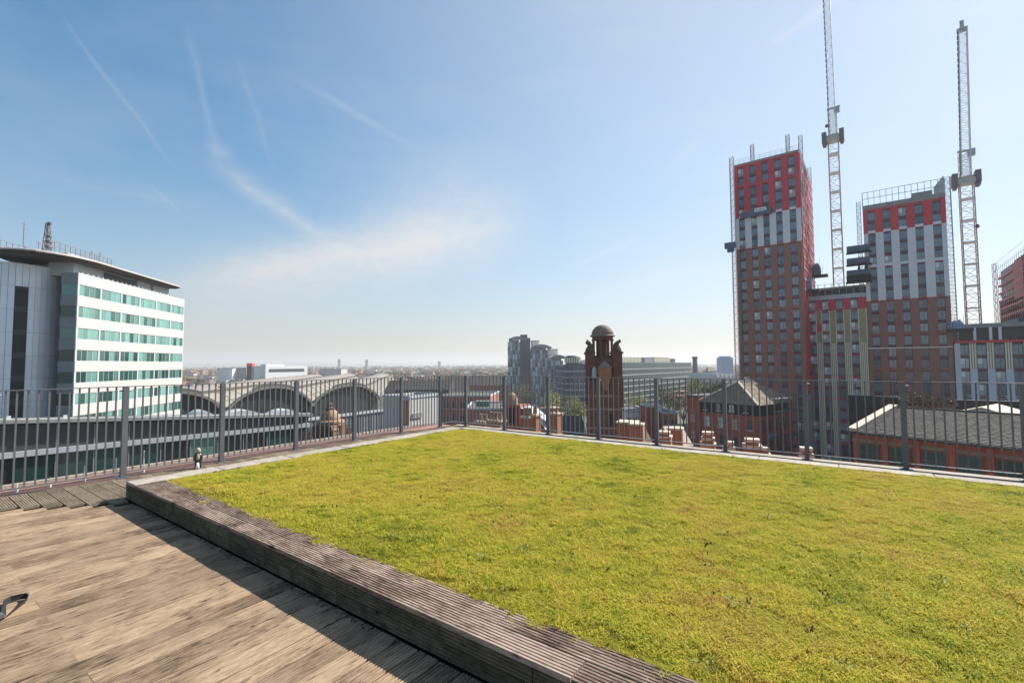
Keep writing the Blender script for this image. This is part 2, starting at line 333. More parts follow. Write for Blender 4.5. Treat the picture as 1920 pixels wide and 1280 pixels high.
# distant hills: a low rolling ridge
hb = MB(); nx = 160
rows = [(9000, 0.0), (10500, 0.55), (12000, 1.0), (14000, 0.4)]
for ri, (dd, hk) in enumerate(rows):
    for i in range(nx + 1):
        az = R(-75 + 150 * i / nx)
        h = 26 + 34 * (0.5 + 0.5 * math.sin(i * 0.23 + 1.3)) * (0.6 + 0.4 * math.sin(i * 0.071)) + 10 * math.sin(i * 0.61) + (70 if i < 55 else 70 * max(0, 1 - (i - 55) / 25)) * 0.6
        hb.v.append((dd * math.sin(az), dd * math.cos(az), G0 - 1 + hk * max(6, h)))
for ri in range(len(rows) - 1):
    for i in range(nx):
        a = ri * (nx + 1) + i; hb.f.append((a, a + 1, a + nx + 2, a + nx + 1)); hb.m.append(0)
M['hill'] = mat('far_moorland', (0.085, 0.09, 0.06), 0.95, 0.3, 0.001)
structure(hb.obj('hills', 'hill', None, 0, True))

# ================================================================== CITY
def uv(root_angle):  # local axes of a building whose facade runs at this angle
    return Vector((math.cos(root_angle), math.sin(root_angle), 0)), Vector((-math.sin(root_angle), math.cos(root_angle), 0))
def local(root, P):
    d = Vector(P) - root.location; a = root.rotation_euler.z
    return Vector((d.x * math.cos(a) + d.y * math.sin(a), -d.x * math.sin(a) + d.y * math.cos(a), d.z))
def lattice(mb, p, q, w, nseg, ch, br, mi=0, mi2=0, wtop=None, up=None, both=True):
    """square lattice mast or jib between p and q"""
    p, q = Vector(p), Vector(q); d = (q - p).normalized(); wtop = wtop or w
    a = (up or Vector((math.cos(-TH), math.sin(-TH), 0))); a = (a - d * a.dot(d)).normalized(); b = d.cross(a)
    def cor(f):
        c = p.lerp(q, f); ww = (w + (wtop - w) * f) / 2
        return [c + a * (sx * ww) + b * (sy * ww) for sx, sy in ((-1, -1), (1, -1), (1, 1), (-1, 1))]
    c0, c1 = cor(0), cor(1)
    for i in range(4): mb.beam(c0[i], c1[i], ch, ch, mi)
    for k in range(nseg):
        A, B = cor(k / nseg), cor((k + 1) / nseg)
        for i in range(4):
            j_ = (i + 1) % 4
            if (k + i) % 2: mb.beam(A[i], B[j_], br, br, mi2)
            else: mb.beam(A[j_], B[i], br, br, mi2)
            if both or k == nseg - 1: mb.beam(B[i], B[j_], br, br, mi2)
            if k == 0: mb.beam(A[i], A[j_], br, br, mi2)
    return mb

# ---------------------------------------------------------------- white office block on the left
O = at(147, 520, 70); O.z = G0
hot = thing('office_block', 'white banded office block with teal ribbon windows and a silver drum end', 'office block', O, math.atan2(.988, -.153))
zt = zat(147, 511, 70); HF = 41.35 * 70 / FPX; HW = 29.6; DEP = 14.0
row_top = [zat(147, 532.5, 70) - HF * k for k in range(11)]
WH = 1.72
b = MB(); b.box(0.16, HW, 0.16, 2.3, G0, zt - .3); b.box(8.0, HW, 2.3, DEP, G0, zt - .3); b.obj('wall', 'dkgrey', hot)
b = MB(); b.box(0.3, HW - .1, 0.3, 2.25, zt - .3, zt - .25); b.box(8.1, HW - .1, 2.25, DEP - .1, zt - .3, zt - .25); b.obj('roof', 'conc', hot)
nb, npn = 6, 4; BW = HW / nb
pan = {}
def share(key, fn):
    if key not in pan: pan[key] = fn()
    return pan[key]
for k in range(12):
    z1 = zt if k == 0 else row_top[k - 1] - WH
    z0 = row_top[k] if k < 11 else G0
    if z1 - z0 < .2: continue
    for i in range(nb):
        me = share(('hp', round(z1 - z0, 2)), lambda: MB().box(0.012, BW - 0.012, 0, 0.17, 0.012, z1 - z0).mesh('panel', 'panelw'))
        put('panel', me, hot, (i * BW, 0, z0 - G0))
    b = MB(); b.box(-0.002, 0.162, 0.175, 2.3, z0, z1); b.obj('return_panel', 'grey', hot)
rh = random.Random(5)
paneW = (BW - 0.34) / npn
pm = {c: MB().box(0.03, paneW - .03, 0.10, 0.15, 0.03, WH - .03).mesh('window_pane', c) for c in ('teal', 'tealdk', 'tealmid')}
mullm = MB().box(-0.17, 0.17, 0.015, 0.17, 0, WH).mesh('mullion', 'panelw')
def frame_mesh():
    bm = bmesh.new(); xs = []
    for q in range(npn + 1): xs += [q * paneW - .03, q * paneW + .03]
    zs = [0, .05, WH - .05, WH]
    V = [[bm.verts.new((x, .165, z)) for z in zs] for x in xs]
    for i in range(len(xs) - 1):
        for k in range(3):
            if i % 2 == 0 or k != 1: bm.faces.new((V[i][k], V[i + 1][k], V[i + 1][k + 1], V[i][k + 1]))
    bmesh.ops.recalc_face_normals(bm, faces=bm.faces[:]); bmesh.ops.solidify(bm, geom=bm.faces[:], thickness=.09)
    lo = min(v.co.y for v in bm.verts); hi = max(v.co.y for v in bm.verts)
    for v in bm.verts: v.co.y = .07 if abs(v.co.y - lo) < abs(v.co.y - hi) else .16
    bmesh.ops.recalc_face_normals(bm, faces=bm.faces[:])
    me = bpy.data.meshes.new('window_frame'); bm.to_mesh(me); bm.free(); me.materials.append(M['ltgrey']); return me
framem = frame_mesh()
for k in range(11):
    z = row_top[k] - WH
    for i in range(nb + 1): put('mullion', mullm, hot, (min(max(i * BW, 0.172), HW - .17), 0, z - G0))
    for i in range(nb):
        w = put('window_frame', framem, hot, (i * BW + .17, 0, z - G0))
        for q in range(npn):
            c = rh.choices(['teal', 'tealmid', 'tealdk'], [(9, 3, 1), (5, 6, 1), (6, 4, 2), (2, 3, 5), (1, 3, 7), (5, 2, 3), (4, 3, 4), (3, 3, 3), (1, 1, 1), (1, 1, 1), (1, 1, 1)][k])[0]
            put('window_pane', pm[c], w, (q * paneW, 0, 0))
    b = MB(); b.box(0.05, 0.14, 0.2, 2.25, z + .02, z + WH - .02); b.obj('window_pane', 'tealdk' if k in (1, 3, 4, 5) else 'tealmid', hot)
b = MB()
for i in range(26): b.box(0.8 + i * 1.12, 0.98 + i * 1.12, 0.05, 0.3, zt, zt + .22)
stuff(b.obj('parapet_lights', 'ltgrey', hot))
# silver drum at the near end
Cd = at(15, 682, 71); dl = local(hot, (Cd.x, Cd.y, G0)); RD = 6.35; zd = zat(60, 491, 66.5)
b = MB(); b.cyl(dl.x, dl.y, RD - .18, G0, zd - .1, 48); b.obj('drum_core', 'frame', hot)
NS = 56; rowsd = 13; hz = (zd - (-14)) / 9
def drum_panel():
    m_ = MB(); a0, a1 = -math.pi / NS + .0035, math.pi / NS - .0035
    P = [(r_ * math.cos(a), r_ * math.sin(a)) for r_, a in ((RD, a0), (RD, a1), (RD - .15, a1), (RD - .15, a0))]
    return m_.prism(P, 0.014, hz - .014).mesh('panel', 'drum')
dp = drum_panel()
camd = math.atan2(*(local(hot, (0, 0, G0)) - dl).yx)
slot_a = None
for s_ in range(NS):
    a = 2 * math.pi * s_ / NS
    dff = (a - camd + math.pi) % (2 * math.pi) - math.pi
    if abs(dff) > 1.75: continue
    Pw = Vector((dl.x + RD * math.cos(a), dl.y + RD * math.sin(a), 0)); ra = hot.rotation_euler.z
    W_ = Vector((Pw.x * math.cos(ra) - Pw.y * math.sin(ra) + O.x, Pw.x * math.sin(ra) + Pw.y * math.cos(ra) + O.y))
    u_ = 960 + FPX * W_.x / W_.y
    for k in range(9):
        if 24 < u_ < 50 and k > 0: continue
        put('panel', dp, hot, (dl.x, dl.y, zd - hz * (k + 1) - G0), rz=a)
    if 24 < u_ < 50:
        m_ = MB()
        for k in range(1, 9): m_.box(RD - .6, RD - .12, -0.36, 0.36, zd - hz * (k + 1) + .5, zd - hz * (k + 1) + hz - .35)
        o = put('slot_window', m_.mesh('slot_window', 'dark', G0), hot, (dl.x, dl.y, 0), rz=a)
b = MB(); b.lathe([(RD - .25, zd - .1), (RD - .25, zd + .06), (RD - .5, zd + .1)], 48, 0, dl.x, dl.y); b.obj('drum_roof', 'ltgrey', hot)
# penthouse and the big rounded canopy roof
zc = 17.6
pent = [(1.2, 1.5), (26.5, 1.5), (26.5, 10.0), (4.0, 10.0), (3.2, 6.5), (1.2, 5.0)]
b = MB(); b.prism(pent, zt - .3, zc); b.obj('penthouse', 'ltgrey', hot)
for x0, x1, mt in ((7.6, 15.5, 'dkgrey'), (15.8, 16.2, 'grey'), (20.5, 20.9, 'grey')):
    b = MB()
    if x1 - x0 > 2:
        for i in range(9): b.box(x0 + i * .88, x0 + i * .88 + .8, 1.30, 1.38, zt + .3, zc - .35)
        stuff(b.obj('louvre', mt, hot))
    else: b.box(x0, x1, 1.28, 1.38, zt, zc); b.obj('panel', mt, hot)
cp = [(27.2, -0.55), (27.2, 11.2), (3, 11.2)] + [(3 + 8.2 * math.cos(t_), 5.3 + 5.9 * math.sin(t_)) for t_ in [math.pi / 2 + math.pi * i / 20 for i in range(1, 20)]] + [(3, -0.70)]
cin = [(x * .96 + .4, 5.6 + (y - 5.6) * .90) for x, y in cp]
b = MB(); n_ = len(cp)
b.v = [(x, y, zc) for x, y in cin] + [(x, y, zc + .42) for x, y in cp] + [(x, y, zc + .62) for x, y in cp] + [(x * .97 + .3, 5.6 + (y - 5.6) * .93, zc + .80) for x, y in cp]
for lv in range(3):
    for i in range(n_): b.f.append((lv * n_ + i, lv * n_ + (i + 1) % n_, (lv + 1) * n_ + (i + 1) % n_, (lv + 1) * n_ + i)[::-1]); b.m.append(1 if lv == 0 else 0)
b.f += [tuple(range(n_)), tuple(range(4 * n_ - 1, 3 * n_ - 1, -1))]; b.m += [1, 0]
M['soffit'] = mat('brown_soffit', (0.085, 0.07, 0.06), 0.7, 0.1, 0.5)
b.obj('canopy_roof', ['canopy', 'soffit'], hot)
b = MB(); b.box(2, 8, 3, 9, zc + .95, zc + 1.7); b.obj('plant_box', 'ltgrey', hot)
mst = local(hot, at(78, 682, 72)); zb = zc + .95
b = MB(); ztop = zat(80, 418, 72)
lattice(b, (mst.x, mst.y, zb), (mst.x, mst.y, ztop), .85, 9, .10, .06, wtop=.32, up=Vector((1, 0, 0))); b.obj('mast', 'mastdk', hot)
b = MB()
for k, (f, s_) in enumerate(((.45, .45), (.6, .35), (.3, .5), (.97, .3))): b.lathe([(s_, zb + (ztop - zb) * f), (s_, zb + (ztop - zb) * f + .25)], 8, 0, mst.x, mst.y - .3)
stuff(b.obj('mast_dish', 'mastdk', hot))
b = MB()
for i in range(15):
    x = -4 + i * 1.0
    b.box(x - .03, x + .03, 1.9, 1.96, zb, zb + 1.5)
    b.box(x - .03, x + .03, 8.9, 8.96, zb, zb + 1.5)
for z in (zb + .75, zb + 1.47): b.box(-4, 10, 1.9, 1.96, z, z + .06); b.box(-4, 10, 8.9, 8.96, z, z + .06)
b.obj('roof_railing', 'mastdk', hot)
b = MB()
for x, h in ((-4.5, 3.6), (8.5, 2.6), (9.6, 2.0), (-2.0, 1.4), (10.4, 2.8)):
    b.box(x, x + .06, 4.0, 4.06, zb, zb + h); b.box(x - .5, x + .56, 4.0, 4.05, zb + h * .9, zb + h * .9 + .05); b.box(x - .3, x + .36, 4.0, 4.05, zb + h * .75, zb + h * .75 + .05)
stuff(b.obj('aerial', 'mastdk', hot))

# ---------------------------------------------------------------- dark glass building behind the left railing
A = at(-80, 682, 44.0); A.z = 0
Bp = at(582, 682, 69.0); fdir = Vector((Bp.x - A.x, Bp.y - A.y, 0)); FL = fdir.length
gb = thing('glass_building', 'long dark glass fronted building behind the left railing, below the office block', 'office building', (A.x, A.y, G0), math.atan2(fdir.y, fdir.x))
def gx(u):   # distance along the facade seen at u
    k = (u - 960) / FPX; return (k * A.y - A.x) / (fdir.x / FL - k * fdir.y / FL)
def gz(u, v): x = gx(u); D = A.y + fdir.y / FL * x; return zat(u, v, D)
zL, zR = gz(0, 792), gz(578, 778.5); xL, xR = gx(0), gx(578)
def ztopx(x): return zL + (zR - zL) * (x - xL) / (xR - xL)
zband = gz(300, 825)
b = MB(); b.v = [(-40, .3, G0), (FL, .3, G0), (FL, .3, ztopx(FL)), (-40, .3, ztopx(-40)), (-40, 6, G0), (FL, 6, G0), (FL, 6, ztopx(FL)), (-40, 6, ztopx(-40))]
b.f = [(0, 1, 2, 3), (5, 4, 7, 6), (1, 5, 6, 2), (4, 0, 3, 7), (3, 2, 6, 7)]; b.m = [0, 0, 0, 0, 1]
b.obj('wall', ['dark', 'roofslab'], gb)
b = MB(); q0, q1 = -40, FL + .3
b.v = [(q0, -.5, ztopx(q0) - .1), (q1, -.5, ztopx(q1) - .1), (q1, -.5, ztopx(q1) + .28), (q0, -.5, ztopx(q0) + .28), (q0, .9, ztopx(q0) + .3), (q1, .9, ztopx(q1) + .3), (q0, .9, ztopx(q0) - .1), (q1, .9, ztopx(q1) - .1)]
b.f = [(0, 1, 2, 3), (3, 2, 5, 4), (0, 6, 7, 1), (6, 4, 5, 7)]; b.m = [0] * 4; b.obj('roof_edge', 'conc', gb)
b = MB(); b.box(-40, FL, -.25, .25, zband - .28, zband + .28); b.obj('floor_band', 'ltgrey', gb)
b = MB(); b.box(-40, FL, -.05, .25, zband - 8.5, zband - 8.0); b.obj('floor_band', 'ltgrey', gb)
x = -38.0; rg = random.Random(8)
M['dkglass'] = glass('smoked_glass', (0.022, 0.03, 0.03), 0.10, 0.1, 0.5)
M['grnglass'] = glass('bright_green_glass', (0.10, 0.25, 0.17), 0.15, 0.05, 0.1)  # lighter green base colour for a few panes
mlow = {c: MB().box(.06, 2.94, .10, .16, -7.9, -.3).mesh('window_pane', c) for c in ('dkglass', 'tealdk', 'grnglass')}
while x + 3 < FL:
    u_ = 960 + FPX * (A.x + fdir.x / FL * (x + 1.5)) / (A.y + fdir.y / FL * (x + 1.5))
    put('window_pane', mlow['grnglass' if 352 < u_ < 402 else ('tealdk' if rg.random() < .35 else 'dkglass')], gb, (x, 0, zband - G0))
    hh = ztopx(x + 1.5) - zband - .6
    put('panel', MB().box(.05, 2.95, .12, .2, .3, .3 + hh).mesh('panel', 'dkgrey'), gb, (x, 0, zband - G0))
    put('mullion', MB().box(-.05, .05, .0, .2, -7.9, .3 + hh).mesh('mullion', 'grey'), gb, (x, 0, zband - G0))
    x += 3
# pale barrel rooflights on its roof
for i, (u0, u1) in enumerate(((345, 392), (408, 484), (500, 560))):
    x0, x1 = gx(u0) + 1.2, gx(u1) + 1.2; b = MB(); n_ = 8; zz = ztopx((x0 + x1) / 2) + .05
    pr = [(x0 + (x1 - x0) * k / n_, zz + .75 * math.sin(math.pi * k / n_)) for k in range(n_ + 1)]
    b.v = [(x, 1.2, z) for x, z in pr] + [(x, 4.5, z) for x, z in pr]
    b.f = [(k, n_ + 1 + k, n_ + 2 + k, k + 1) for k in range(n_)] + [tuple(range(n_ + 1))]; b.m = [0] * (n_ + 1)
    b.obj('rooflight', 'ltgrey', gb)
for u_ in (22, 127, 320):
    b = MB(); x = gx(u_); b.box(x - .15, x + .15, -.2, .1, ztopx(x) + .28, ztopx(x) + .62); b.obj('roof_lamp', 'white', gb)

# ribbed blue grey wall beyond it
A2 = at(578, 682, 92); B2 = at(735, 682, 112); d2 = Vector((B2.x - A2.x, B2.y - A2.y, 0))
rw = thing('ribbed_shed', 'blue grey ribbed metal shed wall behind the stone cupola', 'shed', (A2.x, A2.y, G0), math.atan2(d2.y, d2.x))
zz = zat(660, 777, 102)
M['ribbed'] = mat('blue_grey_ribbed_metal', (0.17, 0.185, 0.21), 0.5, 0.08, 0.5)
b = MB(); b.box(0, d2.length, 0.1, 4, G0, zz); b.obj('wall', 'ribbed', rw)
b = MB()
for i in range(int(d2.length / .8)): b.box(i * .8, i * .8 + .3, 0, .12, G0, zz - .5)
stuff(b.obj('ribs', 'ribbed', rw))
b = MB(); b.box(-.2, d2.length + .3, -.3, .1, zz - .1, zz + .4); b.obj('roof_edge', 'ltgrey', rw)

# ---------------------------------------------------------------- station train shed: three barrel vaults with dark glazed gables
adir = Vector((math.sin(R(-12)), math.cos(R(-12)), 0))
pts_ = [Vector((-102, 114, 0)), Vector((-87, 140, 0)), Vector((-72, 166, 0)), Vector((-56, 195, 0))]
for i, lab in enumerate(('station vault nearest the white office block, its dark gable half hidden', 'station vault with a whole dark arched gable, middle of the three', 'station vault farthest right, its dark gable behind the stone cupola')):
    P0, P1 = pts_[i], pts_[i + 1]; zs, rise = -13.1, (7.4, 7.4, 6.6)[i]; LEN = (185, 175, 190)[i]
    vt = thing('station_vault', lab, 'train shed', (P0.x, P0.y, G0), 0, 'arched vaults of the station roof')
    n_ = 20; D_ = P1 - P0
    arc = [(D_ * (.5 - .5 * math.cos(math.pi * (.10 + .80 * k / n_)) / math.cos(math.pi * .10)), zs + rise * (math.sin(math.pi * (.10 + .80 * k / n_)) - math.sin(.1 * math.pi)) / (1 - math.sin(.1 * math.pi))) for k in range(n_ + 1)]
    b = MB(); b.v = [(p.x, p.y, z) for p, z in arc] + [(p.x + adir.x * LEN, p.y + adir.y * LEN, z) for p, z in arc]
    b.f = [(k, n_ + 1 + k, n_ + 2 + k, k + 1) for k in range(n_)]; b.m = [0] * n_
    b.obj('roof', ['vaultglaze'], vt)
    k0, k1 = 6, 15
    b = MB(); lst = arc[k0:k1]; m_ = len(lst); off = adir * 1.5
    b.v = [(p.x + off.x, p.y + off.y, z + 1.0) for p, z in lst] + [(p.x + adir.x * LEN, p.y + adir.y * LEN, z + 1.0) for p, z in lst] + [(p.x + off.x, p.y + off.y, z - .2) for p, z in lst] + [(p.x + adir.x * LEN, p.y + adir.y * LEN, z - .2) for p, z in lst]
    b.f = [(k, m_ + k, m_ + k + 1, k + 1) for k in range(m_ - 1)] + [(0, 2 * m_, 3 * m_, m_), (m_ - 1, 2 * m_ - 1, 4 * m_ - 1, 3 * m_ - 1)] + [(k, k + 1, 2 * m_ + k + 1, 2 * m_ + k) for k in range(m_ - 1)]; b.m = [0] * (m_ - 1) + [1] * 2 + [1] * (m_ - 1)
    b.obj('ridge_roof', ['vaulttop', 'soffit'], vt)
    # purlins along the glazing
    b = MB()
    for k in (2, 4, 17, 19):
        p, z = arc[k]; b.beam((p.x, p.y, z + .1), (p.x + adir.x * LEN, p.y + adir.y * LEN, z + .1), .35, .25)
    for s_ in range(0, int(LEN), 12):
        for k in list(range(0, k0)) + list(range(k1 - 1, n_)):
            p, z = arc[k]; p2, z2 = arc[k + 1]; o_ = adir * s_
            b.beam((p.x + o_.x, p.y + o_.y, z + .06), (p2.x + o_.x, p2.y + o_.y, z2 + .06), .3, .2)
    b.obj('roof_ribs', 'vaulttop', vt)
    fn = Vector((-D_.y, D_.x, 0)).normalized()
    if fn.dot(adir) > 0: fn = -fn
    b = MB(); g_ = [(p - fn * 1.2, z) for p, z in arc]
    b.v = [(p.x, p.y, z - .3) for p, z in g_] + [(g_[-1][0].x, g_[-1][0].y, G0), (g_[0][0].x, g_[0][0].y, G0)]
    b.f = [tuple(range(len(b.v)))]; b.m = [0]; b.obj('gable', 'gable', vt)
    b = MB()
    for k in range(n_):
        p, z = arc[k]; p2, z2 = arc[k + 1]; b.beam((p.x + fn.x * .3, p.y + fn.y * .3, z - .1), (p2.x + fn.x * .3, p2.y + fn.y * .3, z2 - .1), .7, .75)
    b.obj('arch_rim', 'archrim', vt)
    b = MB()
    for k in range(2, n_ - 1, 2):
        p, z = g_[k]; b.box(p.x - .1 + fn.x * .15, p.x + .1 + fn.x * .15, p.y - .1 + fn.y * .15, p.y + .1 + fn.y * .15, zs - 4, z - .4)
    b.obj('gable_mullions', 'dkgrey', vt)

# ---------------------------------------------------------------- towers under construction
TA = -R(38.3)
tr_, ti_ = uv(TA)
FH = 2.785
def window_mesh(kind, w, h):
    mb = MB(); g = {'win': 1, 'winp': 2}[kind]
    mb.box(-w / 2, w / 2, .06, .10, 0, h, 1 if kind == 'win' else 2)
    for x0, x1 in ((-w / 2, -w / 2 + .06), (w / 2 - .06, w / 2), (-.03 + w * .06, .03 + w * .06)): mb.box(x0, x1, 0, .055, 0, h, 0)
    for z0, z1 in ((0, .06), (h - .06, h)): mb.box(-w / 2 + .06, w / 2 - .06, 0.004, .054, z0, z1, 0)
    if kind == 'winp': mb.box(-w / 2 + .06, -.03 + w * .06, .035, .058, h * .45, h - .06, 3)
    return mb.mesh('window', ['frame', 'win', 'winp', 'white'])
wmesh = {}
def facade(root, cols, ww, floors, x0, x1, top, seed=0, dep=.32, palef=.12, wh=2.05):
    """floors: list from the top of (z floor level, pier material, last of its group); piers and spandrels stand proud of the windows"""
    r_ = random.Random(seed)
    edges = [x0] + [e for c in cols for e in (c - ww / 2, c + ww / 2)] + [x1]
    zt_ = top; runs = []; cur = None
    for z, mt, grp in floors:
        if cur and cur[2] == mt: cur[0] = z
        else:
            cur = [z, zt_, mt]; runs.append(cur)
        zt_ = z
    for z0, z1, mt in runs:
        for i in range(0, len(edges), 2):
            if mt == 'wpan' and edges[i + 1] - edges[i] > .6:      # profiled white sheet: three folds
                nfold = 3; fw_ = (edges[i + 1] - edges[i]) / nfold; b = MB()
                for q in range(nfold): b.box(edges[i] + q * fw_ + .03, edges[i] + (q + 1) * fw_ - .03, 0, dep, z0 + .02, z1 - .02)
                b.box(edges[i], edges[i + 1], .05, dep, z0 + .01, z1 - .01); b.obj('pier', mt, root)
            else:
                b = MB(); b.box(edges[i], edges[i + 1], 0, dep, z0 + .01, z1 - .01); b.obj('pier', mt, root)
    zt_ = top
    for fi, (z, mt, grp) in enumerate(floors):
        fh = zt_ - z
        for c in cols:
            k = ('winp' if r_.random() < palef else 'win', ww, wh)
            if k not in wmesh: wmesh[k] = window_mesh(*k)
            put('window', wmesh[k], root, (c, .20, z + (fh - wh) * .92 - G0 if False else z + .30 - G0))
            key = ('sp', mt if grp else 'slot', ww, round(fh - wh, 2))
            def mk():
                b = MB(); hh = fh - wh
                if grp:
                    b.box(-ww / 2 + .004, ww / 2 - .004, .03, .28, .36 , hh + .30 - .03, 0); b.box(-ww / 2 + .004, ww / 2 - .004, .02, .27, .02, .33, 1)
                else:
                    b.box(-ww / 2 + .004, ww / 2 - .004, .14, .28, .02, hh - .02, 2); b.box(-ww / 2 + .25, ww / 2 - .25, .08, .139, .2, min(.5, hh - .08), 1)
                return b.mesh('spandrel', [mt, 'redlow', 'frame'])
            # spandrel fills from the top of this window to the sill of the floor above
            put('spandrel', share(key, mk), root, (c, 0, z + .30 + wh - G0))
        zt_ = z
M['redlow'] = mat('dull_red_panel', (0.26, 0.03, 0.035), 0.6, 0.1, 0.5)
def floors_of(top, spec):
    out = []; z = top - .35
    for mt, groups in spec:
        for n_ in groups:
            for k in range(n_): z -= FH; out.append((z, mt, k == 0))
    return out
# tower 1: tall tower; the facade's near right corner
P = at(1498, 300, 113); PT1 = P.copy(); PT1.z = G0
W1 = 15.0; topr = zat(1497, 284, 113)
O1 = PT1 - tr_ * W1
t1 = thing('tower_block', 'tallest tower under construction, red then white above dark red brick', 'tower', O1, TA, 'half built towers on the right')
cols1 = [W1 * f for f in (.105, .30, .49, .685, .885)]
fl1 = floors_of(topr, [('red', (2, 3)), ('wpan', (3,)), ('brick2', (3, 3, 3, 3, 3, 3))])
zlow1 = fl1[-1][0]
facade(t1, cols1, 1.42, fl1, 0, W1, topr, 1, palef=.16)
b = MB(); b.box(0.02, W1 - .02, .325, 30, G0, topr - .2); b.obj('wall', 'grey', t1)
b = MB(); b.box(0, W1, .0, .33, G0, zlow1); b.obj('podium_wall', 'brick2', t1)
b = MB(); b.box(-.05, W1 + .05, -.06, 30.1, topr + .02, topr + .55); b.obj('parapet', 'conc', t1)
# right flank: red panels, window columns, half covered
zz = topr
for i in range(9):
    y0 = 1.0 + i * 3.2
    b = MB(); b.box(W1, W1 + .18, y0, y0 + 1.9, zlow1 + 12, topr); b.obj('pier', 'red' if i < 8 else 'grey', t1)
    b = MB(); b.box(W1 - .015, W1 + .02, y0 + 1.95, y0 + 3.15, zlow1 + 12, topr); b.obj('window_strip', 'win', t1)
for k in range(13):
    z = topr - 1.5 - k * FH * 1.0; b = MB(); b.box(W1 + .18, W1 + .26, .4, 29.5, z, z + .35); b.obj('floor_band', 'ltgrey' if k % 3 else 'conc', t1)
b = MB()   # roof edge protection
for i in range(13): b.box(i * W1 / 12 - .03, i * W1 / 12 + .03, .1, .16, topr + .55, topr + 1.75)
for z in (topr + 1.1, topr + 1.7): b.box(0, W1, .1, .16, z, z + .05)
for i in range(22): b.box(W1 - .1, W1 - .04, i * 1.35, i * 1.35 + .06, topr + .55, topr + 1.75)
b.box(W1 - .1, W1 - .04, 0, 29, topr + 1.7, topr + 1.75)
b.obj('roof_railing', 'scaf', t1)
# tower 2
P = at(1773, 380, 103); PT2 = P.copy(); PT2.z = G0
W2 = 15.0; top2 = zat(1773, 369, 103); O2 = PT2 - tr_ * W2
t2 = thing('tower_block', 'shorter tower under construction, red top, white middle and brick base, scaffold on its roof', 'tower', O2, TA, 'half built towers on the right')
cols2 = [W2 * f for f in (.105, .30, .495, .69, .895)]
fl2 = floors_of(top2, [('red', (2,)), ('wpan', (3, 3)), ('brick2', (3, 3, 3, 2))])
facade(t2, cols2, 1.42, fl2, 0, W2, top2, 2, palef=.08)
b = MB(); b.box(0.02, W2 - .02, .325, 26, G0, top2 - .2); b.obj('wall', 'grey', t2)
b = MB(); b.box(0, W2, .0, .33, G0, fl2[-1][0]); b.obj('podium_wall', 'brick2', t2)
b = MB(); b.box(-.03, W2 + .03, -.03, .9, top2 + .02, top2 + 1.1); b.box(.0, W2, 0.9, 20, top2 - .1, top2 + .6); b.obj('parapet', 'conc', t2)
b = MB(); b.box(W2 * .62, W2 * .86, .25, 6, top2 + 1.1, top2 + 2.2); b.obj('plant_room', 'conc', t2)
b = MB(); b.prism([(W2 - 1.9, .15), (W2 - .1, .15), (W2 - .1, 1.0)], top2 + 1.1, top2 + 2.6); b.v[-1] = (b.v[-1][0], b.v[-1][1], top2 + 4.8); b.v[-2] = (b.v[-2][0], b.v[-2][1], top2 + 5.1); b.obj('roof_cowl', 'ltgrey', t2)
b = MB(); zr = top2 + 1.1
for i in range(14): b.box(i * W2 / 13 - .05, i * W2 / 13 + .05, .0, .1, zr, zr + 3.3)
for z in (zr + 1.6, zr + 3.2): b.box(0, W2, .0, .1, z, z + .1)
for i in range(12): b.box(-.05, .05, i * 1.6, i * 1.6 + .1, zr, zr + 3.3); b.box(W2 - .05, W2 + .05, i * 1.6, i * 1.6 + .1, zr, zr + 3.3)
for z in (zr + 1.6, zr + 3.2): b.box(-.04, .06, 0, 18, z, z + .1); b.box(W2 - .06, W2 + .04, 0, 18, z, z + .1)
b.obj('roof_scaffold', 'scaf', t2)
b = MB()
for zc_ in (zat(1700, 652, 106), ): b.box(0, W2, -.02, .1, zc_, zc_ + .22)
b.obj('string_course', 'cream', t2)

# middle block joining them
L0 = local(t2, at(1506, 682, 119)); nplane = 0.0
P = PT2 - tr_ * W2
M0 = 0.0
ub = lambda u: None
def on_plane(root, u, v=620):
    """local x on a facade plane (local y = 0) seen at u"""
    q_ = at(u, v, 1); k = q_.x / q_.y; a = root.rotation_euler.z; c, s_ = math.cos(a), math.sin(a); o = root.location
    return (k * o.y - o.x) / (c - k * s_)
xm0, xm1 = on_plane(t2, 1504), -0.05
mbk = thing('link_block', 'lower block between the two towers with red panels over olive and cream strips', 'apartment block', O2 + tr_ * xm0, TA)
Wm = xm1 - xm0
def zpl(root, u, v): x = on_plane(root, u); return zat(u, v, root.location.y + x * math.sin(root.rotation_euler.z))
topm = zpl(mbk, 1562, 561)
colsm = [on_plane(mbk, u) for u in (1524, 1549, 1575.5, 1603)]
fz = topm; flm = []
for k in range(16): fz -= FH; flm.append(fz)
b = MB(); b.box(.02, Wm, .325, 24, G0, topm - .2); b.obj('wall', 'grey', mbk)
edges = [0.02] + [e for c in colsm for e in (c - .72, c + .72)] + [Wm]
rm = random.Random(4)
